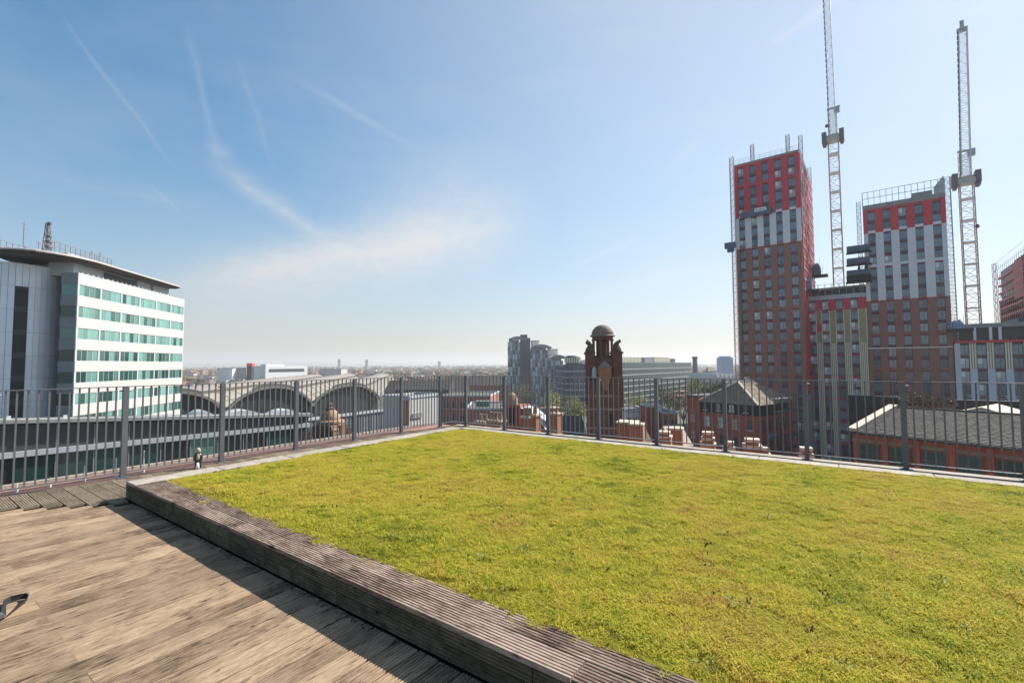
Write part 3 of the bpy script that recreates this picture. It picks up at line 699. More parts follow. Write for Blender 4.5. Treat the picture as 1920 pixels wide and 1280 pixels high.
for i in range(0, len(edges), 2):
    xa, xb = edges[i], edges[i + 1]
    b = MB(); b.box(xa, xb, 0, .32, flm[0] + .02, topm); b.obj('pier', 'red', mbk)
    zb3 = flm[3]
    b = MB(); b.box(xa + .18, xb - .18, .06, .32, zb3, flm[0]); b.obj('pier', 'olive', mbk)
    if i in (0, 2): b = MB(); b.box(xa + .2, xb - .2, .02, .058, flm[2] + .1, flm[1] - .4); b.obj('panel', 'red', mbk)
    for xf in (xa, xb - .17): b = MB(); b.box(xf, xf + .17, 0, .34, zb3, flm[0]); b.obj('fin', 'cream', mbk)
    b = MB(); b.box(xa, xb, .12, .32, G0, zb3); b.obj('pier', 'olive', mbk)
    nf = max(2, int((xb - xa) / .34)); st_ = (xb - xa) / nf
    fm = MB().box(0, .17, 0, .115, 0, zb3 - flm[-1]).mesh('fin', 'cream')
    for q in range(nf): put('fin', fm, mbk, (xa + q * st_ + .06, 0, flm[-1] - G0))
for k, z in enumerate(flm):
    for c in colsm:
        kk = ('winp' if rm.random() < .35 else 'win', 1.42, 2.05)
        if kk not in wmesh: wmesh[kk] = window_mesh(*kk)
        put('window', wmesh[kk], mbk, (c, .2, z + .2 - G0))
        key = ('ms', k % 2)
        def mk():
            b = MB(); b.box(-.71, .71, .14, .28, 0.02, .70, 1); b.box(-.6, .6, .08, .139, .15, .5, 0); return b.mesh('spandrel', ['redlow' if k % 2 else 'red', 'frame'])
        if k < 15: put('spandrel', share(key, mk), mbk, (c, 0, z - .55 - G0))
# its unfinished roof
za = zpl(mbk, 1562, 553); zb_ = zpl(mbk, 1562, 541)
b = MB(); b.box(0, Wm, -.2, .3, topm + .02, za); b.obj('roof_sheet', 'ltgrey', mbk)
b = MB(); b.box(0, Wm, 2.2, 20, za, zb_); b.obj('roof_storey', 'dkgrey', mbk)
b = MB(); b.box(.5, Wm, 1.6, 20.5, zb_ + .02, zb_ + .55); b.obj('roof_slab', 'conc', mbk)
b = MB()
for i in range(9): b.box(.6 + i * Wm / 9, .72 + i * Wm / 9, 1.7, 1.8, za - .6, zb_ + 1.5)
b.box(.6, Wm, 1.7, 1.78, zb_ + 1.4, zb_ + 1.48)
b.obj('scaffold', 'scaf', mbk)

# right wing
xw0 = on_plane(t2, 1788)
wg = thing('wing_block', 'low wing right of the shorter tower with a red roof line over striped cream piers', 'apartment block', O2 + tr_ * xw0, TA)
topw = zpl(wg, 1850, 637.5); Ww = 34
b = MB(); b.box(.3, Ww, .325, 22, G0, topw - .2); b.obj('wall', 'dkgrey', wg)
b = MB(); b.box(.2, Ww, -.15, .5, topw - .55, topw + .02); b.obj('roof_edge', 'red', wg)
b = MB(); b.box(-.02, .9, 0, .32, G0, topw - .55); b.obj('corner_pier', 'wing', wg)
pw = 2.72; zs1 = zpl(wg, 1850, 691); x = on_plane(wg, 1797)
i = 0
while x + pw < Ww:
    x0, x1 = x + 1.55, x + pw           # pier; window between x .. x0
    nf = 3; st_ = (x1 - x0) / nf
    b = MB(); b.box(x0, x1, .1, .32, zs1, topw - .56); b.obj('pier', 'olive', wg)
    fm = share(('wf', 0), lambda: MB().box(0, .2, 0, .095, 0, topw - .56 - zs1).mesh('fin', 'cream'))
    for q in range(nf):
        if i % 4 == 3 and q == 1: continue
        put('fin', fm, wg, (x0 + q * st_ + .06, 0, zs1 - G0))
    b = MB(); b.box(x0, x1, 0, .32, G0, zs1 - .02); b.obj('pier', 'wing', wg)
    for k in range(7):
        z = topw - .6 - (k + 1) * 2.9
        kk = ('winp' if rm.random() < .2 else 'win', 1.5, 2.3)
        if kk not in wmesh: wmesh[kk] = window_mesh(*kk)
        put('window', wmesh[kk], wg, (x + .775, .2, z + .25 - G0))
        def mk2():
            b = MB(); b.box(-.77, .77, .1, .3, 0, .55, 1); b.box(-.6, .6, .03, .099, .1, .45, 0); return b.mesh('spandrel', ['redlow', 'frame' if k < 2 else 'wing'])
        put('spandrel', share(('ws', k < 2), mk2), wg, (x + .775, 0, z - .30 - G0))
    x += pw; i += 1
zr0 = zpl(wg, 1850, 629); zr1 = zpl(wg, 1850, 613)
b = MB(); b.box(.3, Ww, 2.0, 22, topw, zr1); b.obj('roof_storey', 'dkgrey', wg)
b = MB(); b.box(.5, Ww, 1.2, 22, zr1, zr1 + .9); b.obj('roof_slab', 'conc', wg)
for u_ in (1826, 1856, 1874):
    x = on_plane(wg, u_); b = MB(); b.box(x, x + .45, .9, 1.3, topw, zr1); b.obj('prop', 'white', wg)

# third tower at the picture's right edge, in red frames and scaffold
Pf = at(1871, 545, 120); Pf.z = G0; Pn = Pf - ti_ * 31
t3 = thing('tower_block', 'scaffolded tower with bare red frames at the far right', 'tower', Pn, TA, 'half built towers on the right')
z30, z31 = zat(1870, 612, 120) - 4, zat(1870, 511, 120)
b = MB(); b.box(.6, 15, .4, 30.6, G0, z31); b.obj('wall', 'grey', t3)
for k in range(9):
    z = z30 + (z31 - z30) * k / 9
    b = MB(); b.box(.1, .5, 0, 31, z, z + (.5 if k > 1 else 1.2)); b.obj('floor_frame', 'red', t3)
b = MB(); b.box(.05, .58, 5, 14, z31 - 9, z31 - .5); b.obj('panel', 'red', t3)
for k in range(16):
    y = 30.6 - k * 2.0; b = MB(); b.box(.12, .48, y - .35, y, z30, z31 - (7.5 if k < 9 else 0)); b.obj('post', 'redlow', t3)
for r_i in range(3):
    for k in range(15):
        y = 30.2 - k * 2.0; z = z30 + (z31 - z30) * (3.2 + r_i * 1.0) / 9; b = MB(); b.box(.3, .56, y - 1.2, y - .4, z + .7, z + 2.0); b.obj('window', 'winp' if (k + r_i) % 3 else 'win', t3)
b = MB(); b.box(-1.2, -.2, 4, 22, z30 + 1.5, z30 + 4.4); b.obj('debris_net', 'cradle', t3)
b = MB()
for k in range(16):
    y = 31 - k * 2.05
    b.box(-.55, -.50, y - .05, y, z30 - 2, z31 + 1.0)
for k in range(12):
    z = z30 + (z31 - z30 + 2) * k / 11; b.box(-.55, -.50, 0, 31, z, z + .05)
b.obj('scaffold', 'scaf', t3)
for y in (31.6,):
    b = MB(); lattice(b, (-.3, y, z30), (-.3, y, z31 + 2.5), .7, 20, .08, .05); b.obj('hoist_mast', 'scaf', t3)

# ---------------------------------------------------------------- mast climbers, platforms and cradles on the towers
def climber(label, u, D, v0, v1, w=.85, nseg=40, mt='scaf'):
    P = at(u, (v0 + v1) / 2, D); z0, z1 = zat(u, v1, D), zat(u, v0, D)
    th_ = thing('mast_climber', label, 'hoist mast', (P.x, P.y, z0), TA, 'hoist masts on the towers')
    b = MB(); lattice(b, (0, 0, z0), (0, 0, z1), w, nseg, .10, .06, up=Vector((1, 0, 0))); b.obj('mast', mt, th_); return th_
mc = climber('lattice hoist mast up the left edge of the tallest tower, dark platform on it', 1377.5, 120.5, 296, 712, .95, 62, 'craneR')
b = MB(); z = zat(1372, 462, 120.5); b.box(-2.0, .6, -1.6, -.5, z - .6, z + .9); b.box(-1.4, .2, -1.4, -.6, z - 1.6, z - .6); b.obj('platform', 'cradle', mc)
climber('short lattice mast standing on the roof of the tallest tower, second from left', 1410.5, 118, 272, 300, .8, 6)
climber('short lattice mast standing on the roof of the tallest tower, second from right', 1477, 114.5, 254, 290, .8, 8)
climber('lattice mast rising above the right corner of the tallest tower', 1503.5, 113.3, 255, 420, .8, 26)
climber('lattice mast down the far right flank of the tallest tower', 1521, 138, 315, 520, .9, 30)
climber('lattice mast at the left edge of the shorter tower', 1612.5, 114.5, 380, 545, .8, 26)
climber('tall lattice mast at the right edge of the shorter tower', 1782.5, 103.5, 333, 640, 1.1, 44)
# window cleaning style cradle on the tallest tower
xa, xb = on_plane(t1, 1389, 398), on_plane(t1, 1448, 398)
D_ = O1.y + .5 * (xa + xb) * math.sin(TA); zc0 = zat(1418, 406, D_)
cr = thing('access_cradle', 'dark access cradle with a white sign hung across the red top of the tallest tower', 'cradle', O1 + tr_ * xa + Vector((0, 0, zc0 - G0)) - ti_ * 1.0, TA)
b = MB(); Lc = xb - xa; b.box(0, Lc, 0, .9, 0, .12); b.box(0, Lc, 0, .06, .12, 1.35); b.box(0, Lc, .84, .9, .12, 1.35); b.box(0, .06, .06, .84, .12, 1.35); b.box(Lc - .06, Lc, .06, .84, .12, 1.35); b.obj('platform', 'cradle', cr, 0)
b = MB(); b.box(Lc * .47, Lc * .84, -.06, -.01, .95, 1.85); b.obj('sign', 'white', cr, 0)
b = MB()
for q in (.52, .60, .66, .73): b.box(Lc * q, Lc * q + .25, -.075, -.062, 1.2, 1.55)
stuff(b.obj('sign_marks', 'dkgrey', cr, 0))
b = MB()
for q in (.1, .42, .9): b.box(Lc * q, Lc * q + .08, .4, .48, 1.35, 2.3)
b.box(Lc * .42, Lc * .42 + .08, .4, .48, -.0, 1.3)
b.obj('hanger', 'frame', cr, 0)
# dark sheeted platforms stacked beside the shorter tower
for i, (v0, v1, lab) in enumerate(((461, 474.5, 'dark sheeted platform beside the shorter tower, topmost of four'), (484, 497.5, 'dark sheeted platform beside the shorter tower, second from top'), (506.5, 518.5, 'dark sheeted platform beside the shorter tower, workers gear standing on it'), (520.5, 530, 'lowest and darkest platform beside the shorter tower'))):
    D_ = 113.5; P = at(1587, v0, D_); z0, z1 = zat(1600, v1, D_), zat(1600, v0, D_)
    pf = thing('work_platform', lab, 'platform', (P.x, P.y, z0), TA, 'dark platforms beside the shorter tower')
    L_ = 4.6; h = z1 - z0; b = MB(); n_ = 10
    prof = [(.9 + .8 * math.cos(2 * math.pi * k / n_), h / 2 + h / 2 * math.sin(2 * math.pi * k / n_)) for k in range(n_)]
    b.v = [(0, y, z + z0) for y, z in prof] + [(L_, y, z + z0) for y, z in prof]
    b.f = [(k, n_ + k, n_ + (k + 1) % n_, (k + 1) % n_)[::-1] for k in range(n_)] + [tuple(range(n_)), tuple(range(2 * n_ - 1, n_ - 1, -1))]; b.m = [0] * (n_ + 2)
    b.obj('sheeting', 'cradle' if i < 3 else 'hoard', pf)
    b = MB(); b.box(-.15, L_ + .3, .2, 1.6, z0 - .16, z0 + .02); b.obj('deck_frame', 'hoard', pf)
    if i == 2:
        b = MB(); b.cyl(2.5, .9, .28, z1, z1 + 1.5, 8, 0, .12); b.cyl(3.9, .9, .4, z1, z1 + 1.9, 8, 0, .2); b.obj('gear', 'hoard', pf)
# blue tarpaulined platforms at the foot of the tall tower's flank
for (u0, v0, v1, D_, L_, lab, mt) in ((1514, 503, 519, 128, 3.0, 'dark blue sheeted platform on the flank of the tallest tower, upper one', 'netblue'), (1503, 529, 546, 118, 2.2, 'pale blue sheeted platform at the corner of the lower link block', 'bluebox'), (1781, 606, 619, 101, 2.1, 'blue sheeted box at the foot of the mast beside the shorter tower', 'bluebox')):
    P = at(u0, v0, D_); z0, z1 = zat(u0, v1, D_), zat(u0, v0, D_)
    pf = thing('work_platform', lab, 'platform', (P.x, P.y, z0), TA)
    b = MB(); h = z1 - z0; b.box(0, L_, 0, 2.0, z0 + .3, z1); b.add([(0, 0, z1), (L_, 0, z1), (L_, 2, z1), (0, 2, z1), (L_ * .3, 1, z1 + h * .4), (L_ * .8, 1, z1 + h * .55)], [(0, 1, 5, 4), (1, 2, 5), (2, 3, 4, 5), (3, 0, 4)]); b.obj('sheeting', mt, pf)
    b = MB()
    for q in range(7): b.box(-.3 + q * (L_ + .8) / 6, -.24 + q * (L_ + .8) / 6, -.32, -.26, z0 + .28, z1 + h * (.25 + .35 * (q % 3)))
    for zz_ in (z0 + .9, z0 + 1.5): b.box(-.3, L_ + .5, -.32, -.27, zz_, zz_ + .06)
    b.obj('guard_rail', 'scaf', pf)
    b = MB(); b.box(-.4, L_ + 1.6, -.3, 2.3, z0 - .3, z0 + .28); b.obj('deck_frame', 'hoard', pf)

# ---------------------------------------------------------------- tower cranes
def crane(label, u0, v0, uh, vh, ut, vt, D, w, cww, jw):
    Pb = at(u0, v0, D); Ph = at(uh, vh, D); Pt = at(ut, vt, D)
    base_z = G0
    cr = thing('tower_crane', label, 'crane', (Pb.x, Pb.y, G0), TA, 'tower cranes over the building site')
    hz_ = Ph.z
    b = MB(); n1_ = 14
    lattice(b, (0, 0, G0), (0, 0, hz_), w, 34, .22, .09, 0, 1, up=Vector((1, 0, 0)))
    # heavier collars where mast sections join
    k = hz_ - 4
    while k > G0: b.box(-w / 2 - .1, w / 2 + .1, -w / 2 - .1, w / 2 + .1, k, k + .22, 1); k -= 5.6
    b.obj('mast', ['craneR', 'craneW'], cr)
    b = MB(); b.box(-w * .62, w * .62, -w * .62, w * .62, hz_, hz_ + 1.3); b.lathe([(w * .7, hz_ + 1.3), (w * .7, hz_ + 1.8)], 14); b.obj('slewing_ring', 'canopy', cr)
    for sx in (-1, 1):
        b = MB(); b.box(sx * (w * .62 + cww / 2) - cww / 2, sx * (w * .62 + cww / 2) + cww / 2, -1.6, 1.2, hz_ - .2, hz_ + 2.9); b.box(sx * (w * .62 + cww / 2) - cww * .35, sx * (w * .62 + cww / 2) + cww * .35, -1.6, 1.0, hz_ - .9, hz_ - .2); b.obj('counterweight', 'ballast', cr)
    b = MB(); hz2 = hz_ + 1.8; hx = zat(uh, vh - 60, D)
    lattice(b, (0, .6, hz2), (0, .6, hx), w * .82, 6, .18, .08, 0, 1, up=Vector((1, 0, 0))); b.obj('tower_head', ['craneW', 'craneW'], cr)
    b = MB(); b.box(w * .2, w * .75, -.9, .5, hx - 1.2, hx + .4); b.box(-w * .5, w * .8, -.2, .9, hx + .4, hx + .65); b.obj('cab', 'scaf', cr)
    b = MB(); jl = local(cr, Pt); foot = Vector((0, -.4, hz_ + 2.2)); tip = Vector((jl.x, jl.y - 2.0, Pt.z))
    lattice(b, foot, tip, jw, 30, .15, .06, 0, 1, up=Vector((1, 0, 0)), wtop=jw * .86); b.obj('jib', ['craneW', 'craneW'], cr)
    b = MB(); b.beam(foot + Vector((-jw * .55, -.3, 0)), tip + Vector((-jw * .48, -.3, 0)), .10, .10)
    for k in range(26):
        c_ = foot.lerp(tip, (k + .5) / 26); b.box(c_.x - jw * .62, c_.x - jw * .38, c_.y - .5, c_.y - .2, c_.z - .5, c_.z + .5)
    b.obj('ladder', 'dkgrey', cr)
    b = MB(); b.box(tip.x - jw * .6, tip.x + jw * .5, tip.y - .5, tip.y + .5, tip.z - .8, tip.z + .1); b.box(tip.x - .5, tip.x + .3, tip.y - .06, tip.y + .06, tip.z + .1, tip.z + 2.2); b.obj('jib_head', 'scaf', cr)
    b = MB(); b.lathe([(.2, 0), (.45, .3), (.3, .9)], 8); 
    o = put('hook_block', b.mesh('hook_block', 'redlow'), cr, (-w * .55 if u0 < 1700 else w * .55, -w * .7, (hz_ + 4 if u0 < 1700 else hz_ - 12) - G0))
    return cr
crane('white tower crane with raised jib behind the link block, between the two towers', 1574, 560, 1564.5, 266, 1551, -6, 132, 2.45, 1.15, 1.6)
crane('white tower crane with raised jib right of the shorter tower', 1826, 615, 1811.5, 346, 1802.5, 62, 116, 2.55, 1.1, 1.8)

# ---------------------------------------------------------------- brick bell tower with a stone dome
Dt = 60; P = at(1130.5, 682, Dt); P.z = G0
bt = thing('brick_tower', 'old red brick tower with an open lantern and stone dome above the railing', 'tower', P, -R(8))
px = Dt / FPX
def zt_(v): return zat(1130, v, Dt)
hw = 31.0 * px
b = MB(); b.box(-hw, hw, -hw, hw, G0, zt_(682)); b.obj('shaft', 'brickdk', bt)
for v in (742, 766, 800):
    b = MB(); b.box(-hw - .10, hw + .10, -hw - .10, hw + .10, zt_(v), zt_(v) + .28); b.obj('string_course', 'terra', bt)
for sx in (-1, 1):
    for sy in (-1, 1):
        cx, cy = sx * (hw - .45), sy * (hw - .45)
        b = MB(); b.box(cx - .55, cx + .55, cy - .55, cy + .55, zt_(760), zt_(664)); b.obj('corner_turret', 'brickdk', bt)
        b = MB(); b.box(cx - .68, cx + .68, cy - .68, cy + .68, zt_(664), zt_(660)); b.lathe([(.55, zt_(660)), (.5, zt_(655)), (.3, zt_(649)), (.16, zt_(646))], 10, 0, cx, cy)
        b.obj('turret_cap', 'terradk', bt)
        b = MB(); q = [(cx - sx * .45, zt_(660)), (cx - sx * .30, zt_(651)), (cx + sx * .02, zt_(645)), (cx + sx * .20, zt_(641.5)), (cx + sx * .44, zt_(640))]
        for (xa, z0), (xb_, z1) in zip(q[:-1], q[1:]): b.beam((xa, cy, z0), (xb_, cy, z1), .32 if z1 < zt_(645) else .26, .4)
        b.obj('scroll', 'terradk', bt)
rl_ = 19.5 * px
b = MB(); b.box(-hw + .1, hw - .1, -hw + .1, hw - .1, zt_(682), zt_(671)); b.lathe([(rl_ + .25, zt_(671)), (rl_ + .25, zt_(667))], 16); b.obj('lantern_base', 'terradk', bt)
b = MB(); b.cyl(0, 0, rl_ * .41, zt_(668), zt_(634), 10); b.obj('lantern_core', 'terradk', bt)
for k in range(6):
    a = R((0, 66, 114, 180, 246, 294)[k]) - bt.rotation_euler.z
    b = MB(); cx, cy = rl_ * .88 * math.cos(a), rl_ * .88 * math.sin(a)
    b.cyl(cx, cy, .17, zt_(668), zt_(636.5), 8); b.box(cx - .25, cx + .25, cy - .25, cy + .25, zt_(668), zt_(666)); b.box(cx - .25, cx + .25, cy - .25, cy + .25, zt_(638.5), zt_(636.5)); b.obj('column', 'brickdk', bt)
b = MB(); b.lathe([(rl_ * .98, zt_(637)), (rl_ * 1.0, zt_(632))], 24); b.obj('frieze', 'brickdk', bt)
rd = 23.5 * px
b = MB(); b.lathe([(rl_ * .9, zt_(632.2)), (rd, zt_(631)), (rd, zt_(629.5)), (rd * .90, zt_(628)), (rd * .89, zt_(626))], 28); b.obj('cornice', 'stone', bt)
b = MB(); zb0, zb1 = zt_(627), zt_(608.5)
b.lathe([(rd * .86 * math.cos(t_), zb0 + (zb1 - zb0) * math.sin(t_)) for t_ in [R(x) for x in (0, 10, 20, 30, 40, 50, 60, 70, 80, 88)]], 28); b.obj('dome', 'stone', bt, smooth=True)
b = MB(); b.lathe([(rd * .80, zt_(624)), (rd * .865, zt_(623)), (rd * .83, zt_(621.5))], 28); b.obj('dome_rib', 'terra', bt)
# oriel turret on the near face
ox, oy = 0.6 * px * 1, -hw - .55
b = MB(); b.lathe([(.25, zt_(730)), (.62, zt_(712)), (.85, zt_(700)), (.85, zt_(688)), ], 10, 0, ox, oy); b.obj('oriel_corbel', 'brick3', bt)
b = MB(); b.lathe([(.82, zt_(700)), (.82, zt_(689))], 10, 0, ox, oy); b.obj('oriel', 'brick3', bt)
b = MB(); b.lathe([(.95, zt_(689)), (.95, zt_(687.2)), (.62, zt_(685.5)), (.50, zt_(681.5)), (.18, zt_(679)), (.10, zt_(676))], 12, 0, ox, oy); b.obj('oriel_cap', 'stone', bt)
b = MB(); b.lathe([(.30, zt_(708)), (.36, zt_(699)), (.34, zt_(693)), (.12, zt_(687))], 10, 0, -hw * .55, -hw - .15); b.obj('niche_statue', 'ltgrey', bt)
b = MB(); b.box(-hw * .55 - .55, -hw * .55 + .55, -hw - .12, -hw - .002, zt_(712), zt_(690)); b.obj('niche', 'dark', bt)
b = MB(); b.box(hw * .35, hw * .55, -hw - .04, -hw - .002, zt_(699), zt_(689)); b.obj('window', 'dark', bt)
for k in (-.35, .35):
    b = MB(); b.box(hw * k - .25, hw * k + .25, -hw - .05, -hw - .002, zt_(797), zt_(772)); b.obj('window', 'dark', bt)

# ---------------------------------------------------------------- student tower trio
rtrio = random.Random(12)
def patchwork_tower(label, u0, u1, v, D, side_u, sdk=None, seed=1):
    P0, P1 = at(u0, 682, D), at(u1, 682, D); w = P1.x - P0.x; z1 = zat((u0 + u1) / 2, v, D)
    tb = thing('flats_tower', label, 'tower block', (P0.x, P0.y, G0), R(0), 'blue grey towers in the distance')
    dpt = 26
    b = MB(); b.box(0, w, 0.3, dpt, G0, z1); b.obj('wall', 'wpanb', tb)
    fh = 3.0; nfl = int((z1 - G0) / fh); bay = 1.55; nbay = int(w / bay); bay = w / nbay
    r_ = random.Random(seed); cls = {'dk': MB(), 'lt': MB()}
    for k in range(nfl):
        z = z1 - (k + 1) * fh
        for i in range(nbay):
            q = (i + (k // 2) + (1 if r_.random() < .18 else 0)) % 3
            if q == 0: cls['dk'].box(i * bay + .12, (i + .72) * bay, .12, .29, z + .35, z + fh - .05)
            elif q == 1: cls['lt'].box(i * bay + .05, (i + .6) * bay, 0, .28, z - .5, z + fh)
    stuff(cls['dk'].obj('windows', 'fglass2', tb)); stuff(cls['lt'].obj('pale_panels', 'bpanel', tb))
    # thin curved roof
    n_ = 10; b = MB(); x0, x1 = .8, w + 1.0 + side_u
    pr = [(x0 + (x1 - x0) * k / n_, z1 + 1.0 + 3.0 * math.sin(math.pi * (.12 + .80 * k / n_))) for k in range(n_ + 1)]
    b.v = [(x, -1.5, z) for x, z in pr] + [(x, dpt, z) for x, z in pr] + [(x, -1.5, z - .45) for x, z in pr] + [(x, dpt, z - .45) for x, z in pr]; m_ = n_ + 1
    for k in range(n_): b.f += [(k, m_ + k, m_ + k + 1, k + 1), (2 * m_ + k, 2 * m_ + k + 1, 3 * m_ + k + 1, 3 * m_ + k), (k, k + 1, 2 * m_ + k + 1, 2 * m_ + k)]; b.m += [0, 1, 1]
    b.f.append(tuple(range(2 * m_, 3 * m_))); b.m.append(1)
    b.obj('curved_roof', ['canopy', 'grey'], tb)
    b = MB(); b.box(1, w - 1, 2, dpt - 1, z1, z1 + 1.6); b.obj('roof_storey', 'ltgrey', tb)
    if sdk:
        x0 = P1.x - P0.x; b = MB(); b.box(x0 + .02, x0 + sdk, -1.2, 12, G0, z1 + 5.2); b.obj('stair_core', 'slatecore', tb)
        b = MB(); b.box(x0 + sdk + .02, x0 + sdk + 2.2, 2, 12, G0, z1 + 3.0); b.obj('glazed_strip', 'fglass2', tb)
    return tb, w
M['wpanb'] = mat('blue_grey_cladding', (0.27, 0.30, 0.345), 0.5, 0.06, 0.1); M['bpanel'] = mat('pale_blue_cladding', (0.72, 0.75, 0.80), 0.5, 0.08, 0.2)
M['slatecore'] = mat('dark_purple_grey_cladding', (0.13, 0.125, 0.14), 0.6, 0.06, 0.1)
patchwork_tower('tallest of the three patchwork blue grey towers, dark stair core on its right', 952, 976, 641, 330, 4, 5.0, 21)
patchwork_tower('middle one of the three patchwork blue grey towers', 995, 1027, 656, 322, 2, None, 22)
patchwork_tower('lowest of the three patchwork blue grey towers, next to the glass offices', 1029, 1056, 676, 315, 2, None, 23)
for u0, u1, v0, D, lab in ((997, 1011, 640, 345, 'white rear slab behind the tallest patchwork tower'), (1028, 1046, 656, 340, 'white rear slab behind the middle patchwork tower')):
    P0, P1 = at(u0, 682, D), at(u1, 682, D)
    sl = thing('slab_block', lab, 'building', (P0.x, P0.y, G0)); b = MB(); b.box(0, P1.x - P0.x, 0, 14, G0, zat(u0, v0, D)); b.obj('wall', 'wpan', sl)
    b = MB(); b.box(-.3, P1.x - P0.x + .3, -.3, 14.3, zat(u0, v0, D), zat(u0, v0, D) + .8); b.obj('parapet', 'ltgrey', sl)

# ---------------------------------------------------------------- glass office blocks
def glass_office(label, Pc, ang, Lx, dep, ztop, fh, nf, mt, seed, mull=3.0):
    g = thing('glass_offices', label, 'office building', (Pc.x, Pc.y, G0), ang)
    b = MB(); b.box(0.3, Lx, .5, dep, G0, ztop - .1); b.obj('wall', 'dkgrey', g)
    for k in range(nf):
        z1 = ztop - k * fh; z0 = z1 - fh
        b = MB(); b.box(.1, Lx, .1, .48, z0 + .55, z1 - .3); b.obj('glazing', mt, g)
        b = MB(); b.box(0, Lx, -.2, .49, z1 - .29, z1 + (.24 if k else .5)); b.obj('floor_band', 'ltgrey' if k else 'fglass', g)
        b = MB(); b.box(-.25, .29, .5, dep, z1 - .29, z1 + .24); b.obj('floor_band', 'ltgrey', g)
        b = MB(); b.box(-.05, .28, .6, dep, z0 + .55, z1 - .3); b.obj('glazing', mt, g)
    b = MB(); x = 0
    while x < Lx: b.box(x, x + .16, -.06, .1, ztop - nf * fh, ztop - .3); x += mull
    stuff(b.obj('mullions', 'grey', g)); return g
P1165 = at(1163, 682, 280)
go_ = glass_office('long green glass office block right of the brick tower, plant rooms on its roof', P1165, math.atan2(math.cos(R(39)), math.sin(R(39))), 133, 34, zat(1165, 681, 280), 3.6, 12, 'fglass', 3)
def roofbox(g, x0, x1, y0, y1, z0, h, mt, ribs=False):
    b = MB(); b.box(x0, x1, y0, y1, z0, z0 + h); b.obj('plant_room', mt, g)
    if ribs:
        b = MB(); x = x0
        while x < x1 - .5: b.box(x, x + 1.0, y0 - .3, y0 - .02, z0 + .3, z0 + h + .3); x += 2.2
        stuff(b.obj('louvre', 'cream', g))
zo = zat(1165, 681, 280) + .5
roofbox(go_, 2, 9, 4, 16, zo, 3.0, 'grey'); roofbox(go_, 10, 40, 4, 18, zo, 3.4, 'ltgrey', True); roofbox(go_, 46, 62, 4, 16, zo, 3.2, 'grey'); roofbox(go_, 63, 94, 4, 18, zo, 3.8, 'ltgrey', True); roofbox(go_, 94.2, 106, 4, 18, zo, 3.0, 'dkgrey')
P1057 = at(1059, 682, 265)
go2 = glass_office('dark glass office block between the patchwork towers and the brick tower', P1057, R(6), 32, 30, zat(1060, 684, 265), 3.6, 12, 'fglass2', 5, 2.6)
b = MB(); z0 = zat(1060, 684, 265) + .3; b.lathe([(4.2, z0), (4.4, z0 + 4.4), (3.4, z0 + 5.2)], 20, 0, 6.5, 8); b.obj('plant_drum', 'dkgrey', go2)
b = MB()
for k in range(20):
    a = 2 * math.pi * k / 20; b.box(6.5 + 4.4 * math.cos(a) - .35, 6.5 + 4.4 * math.cos(a) + .35, 8 + 4.4 * math.sin(a) - .35, 8 + 4.4 * math.sin(a) + .35, z0 + .8, z0 + 4.0)
stuff(b.obj('drum_louvre', 'cream', go2))
roofbox(go2, 11.5, 25, 5, 14, z0, 2.6, 'wpan')

# ---------------------------------------------------------------- red brick mill with hipped roof
MA = R(-36 + 0); mdir = Vector((math.cos(R(-54)), math.sin(R(-54)), 0))
Pc = at(1420, 760, 75)
Lm = 10.2; Pm = Pc - mdir * Lm; Pm.z = G0
ml = thing('brick_mill', 'red brick mill with a dark upper storey and a brown slate hipped roof', 'mill', Pm, R(-54))
ze = zat(1420, 760, 75); zdk = zat(1420, 781, 75)
b = MB(); b.box(0, Lm, 0, 13, G0, zdk - .02); b.obj('wall', 'brick', ml)
b = MB(); b.box(.15, Lm - .15, .15, 12.85, zdk, ze - .02); b.obj('attic_storey', 'hoard', ml)
b = MB(); apx, apz = Lm * .50, zat(1375, 716, 81); ov = .35
E_ = [(-ov, -ov, ze), (Lm + ov, -ov, ze), (Lm + ov, 13 + ov, ze), (-ov, 13 + ov, ze), (apx, 3.8, apz), (apx, 9.2, apz)]
b.add(E_, [(0, 1, 4), (1, 2, 5, 4), (2, 3, 5), (3, 0, 4, 5), (3, 2, 1, 0)]); b.obj('roof', 'slateb', ml)
b = MB()
for a_, c_ in ((0, 4), (1, 4), (4, 5)): b.beam(Vector(E_[a_]) + Vector((0, 0, .08)), Vector(E_[c_]) + Vector((0, 0, .08)), .35, .2)
b.obj('ridge_tiles', 'capst', ml)
b = MB(); b.box(-2.2, -.02, -.5, 6, G0, zat(1300, 745, 82)); b.obj('stair_tower', 'brick', ml)
b = MB(); b.box(-2.35, .05, -.65, 6.1, zat(1300, 745, 82), zat(1300, 745, 82) + .3); b.obj('parapet', 'dkgrey', ml)
def mwin(x, z, w=.8, h=1.25, mt='wpan', y=-.0):
    b = MB(); b.box(x - w / 2, x + w / 2, y - .05, y - .01, z, z + h, 0); b.box(x - .04, x + .04, y - .08, y - .05, z, z + h, 1); b.box(x - w / 2, x + w / 2, y - .08, y - .051, z + h * .5 - .04, z + h * .5 + .04, 1)
    b.box(x - w / 2 - .08, x + w / 2 + .08, y - .10, y - .004, z - .14, z - .002, 2)
    b.obj('window', [mt, 'frame', 'capst'], ml)
rmw = random.Random(2)
for k, z in enumerate([zdk - 2.3 - 3.0 * i for i in range(4)]):
    for i in range(4): mwin(1.3 + i * 2.5, z, 1.0, 1.6, ['winp', 'win', 'frame', 'frame'][(i + k) % 4] if k else ['winp', 'winp', 'win', 'frame'][i])
    mwin(-1.15, z + .6, .7, 1.1, 'winp', -.5)
for i in range(4): mwin(1.0 + i * 2.4, zdk + .45, .8, 1.1, ['frame', 'win', 'winp', 'frame'][i], .15)
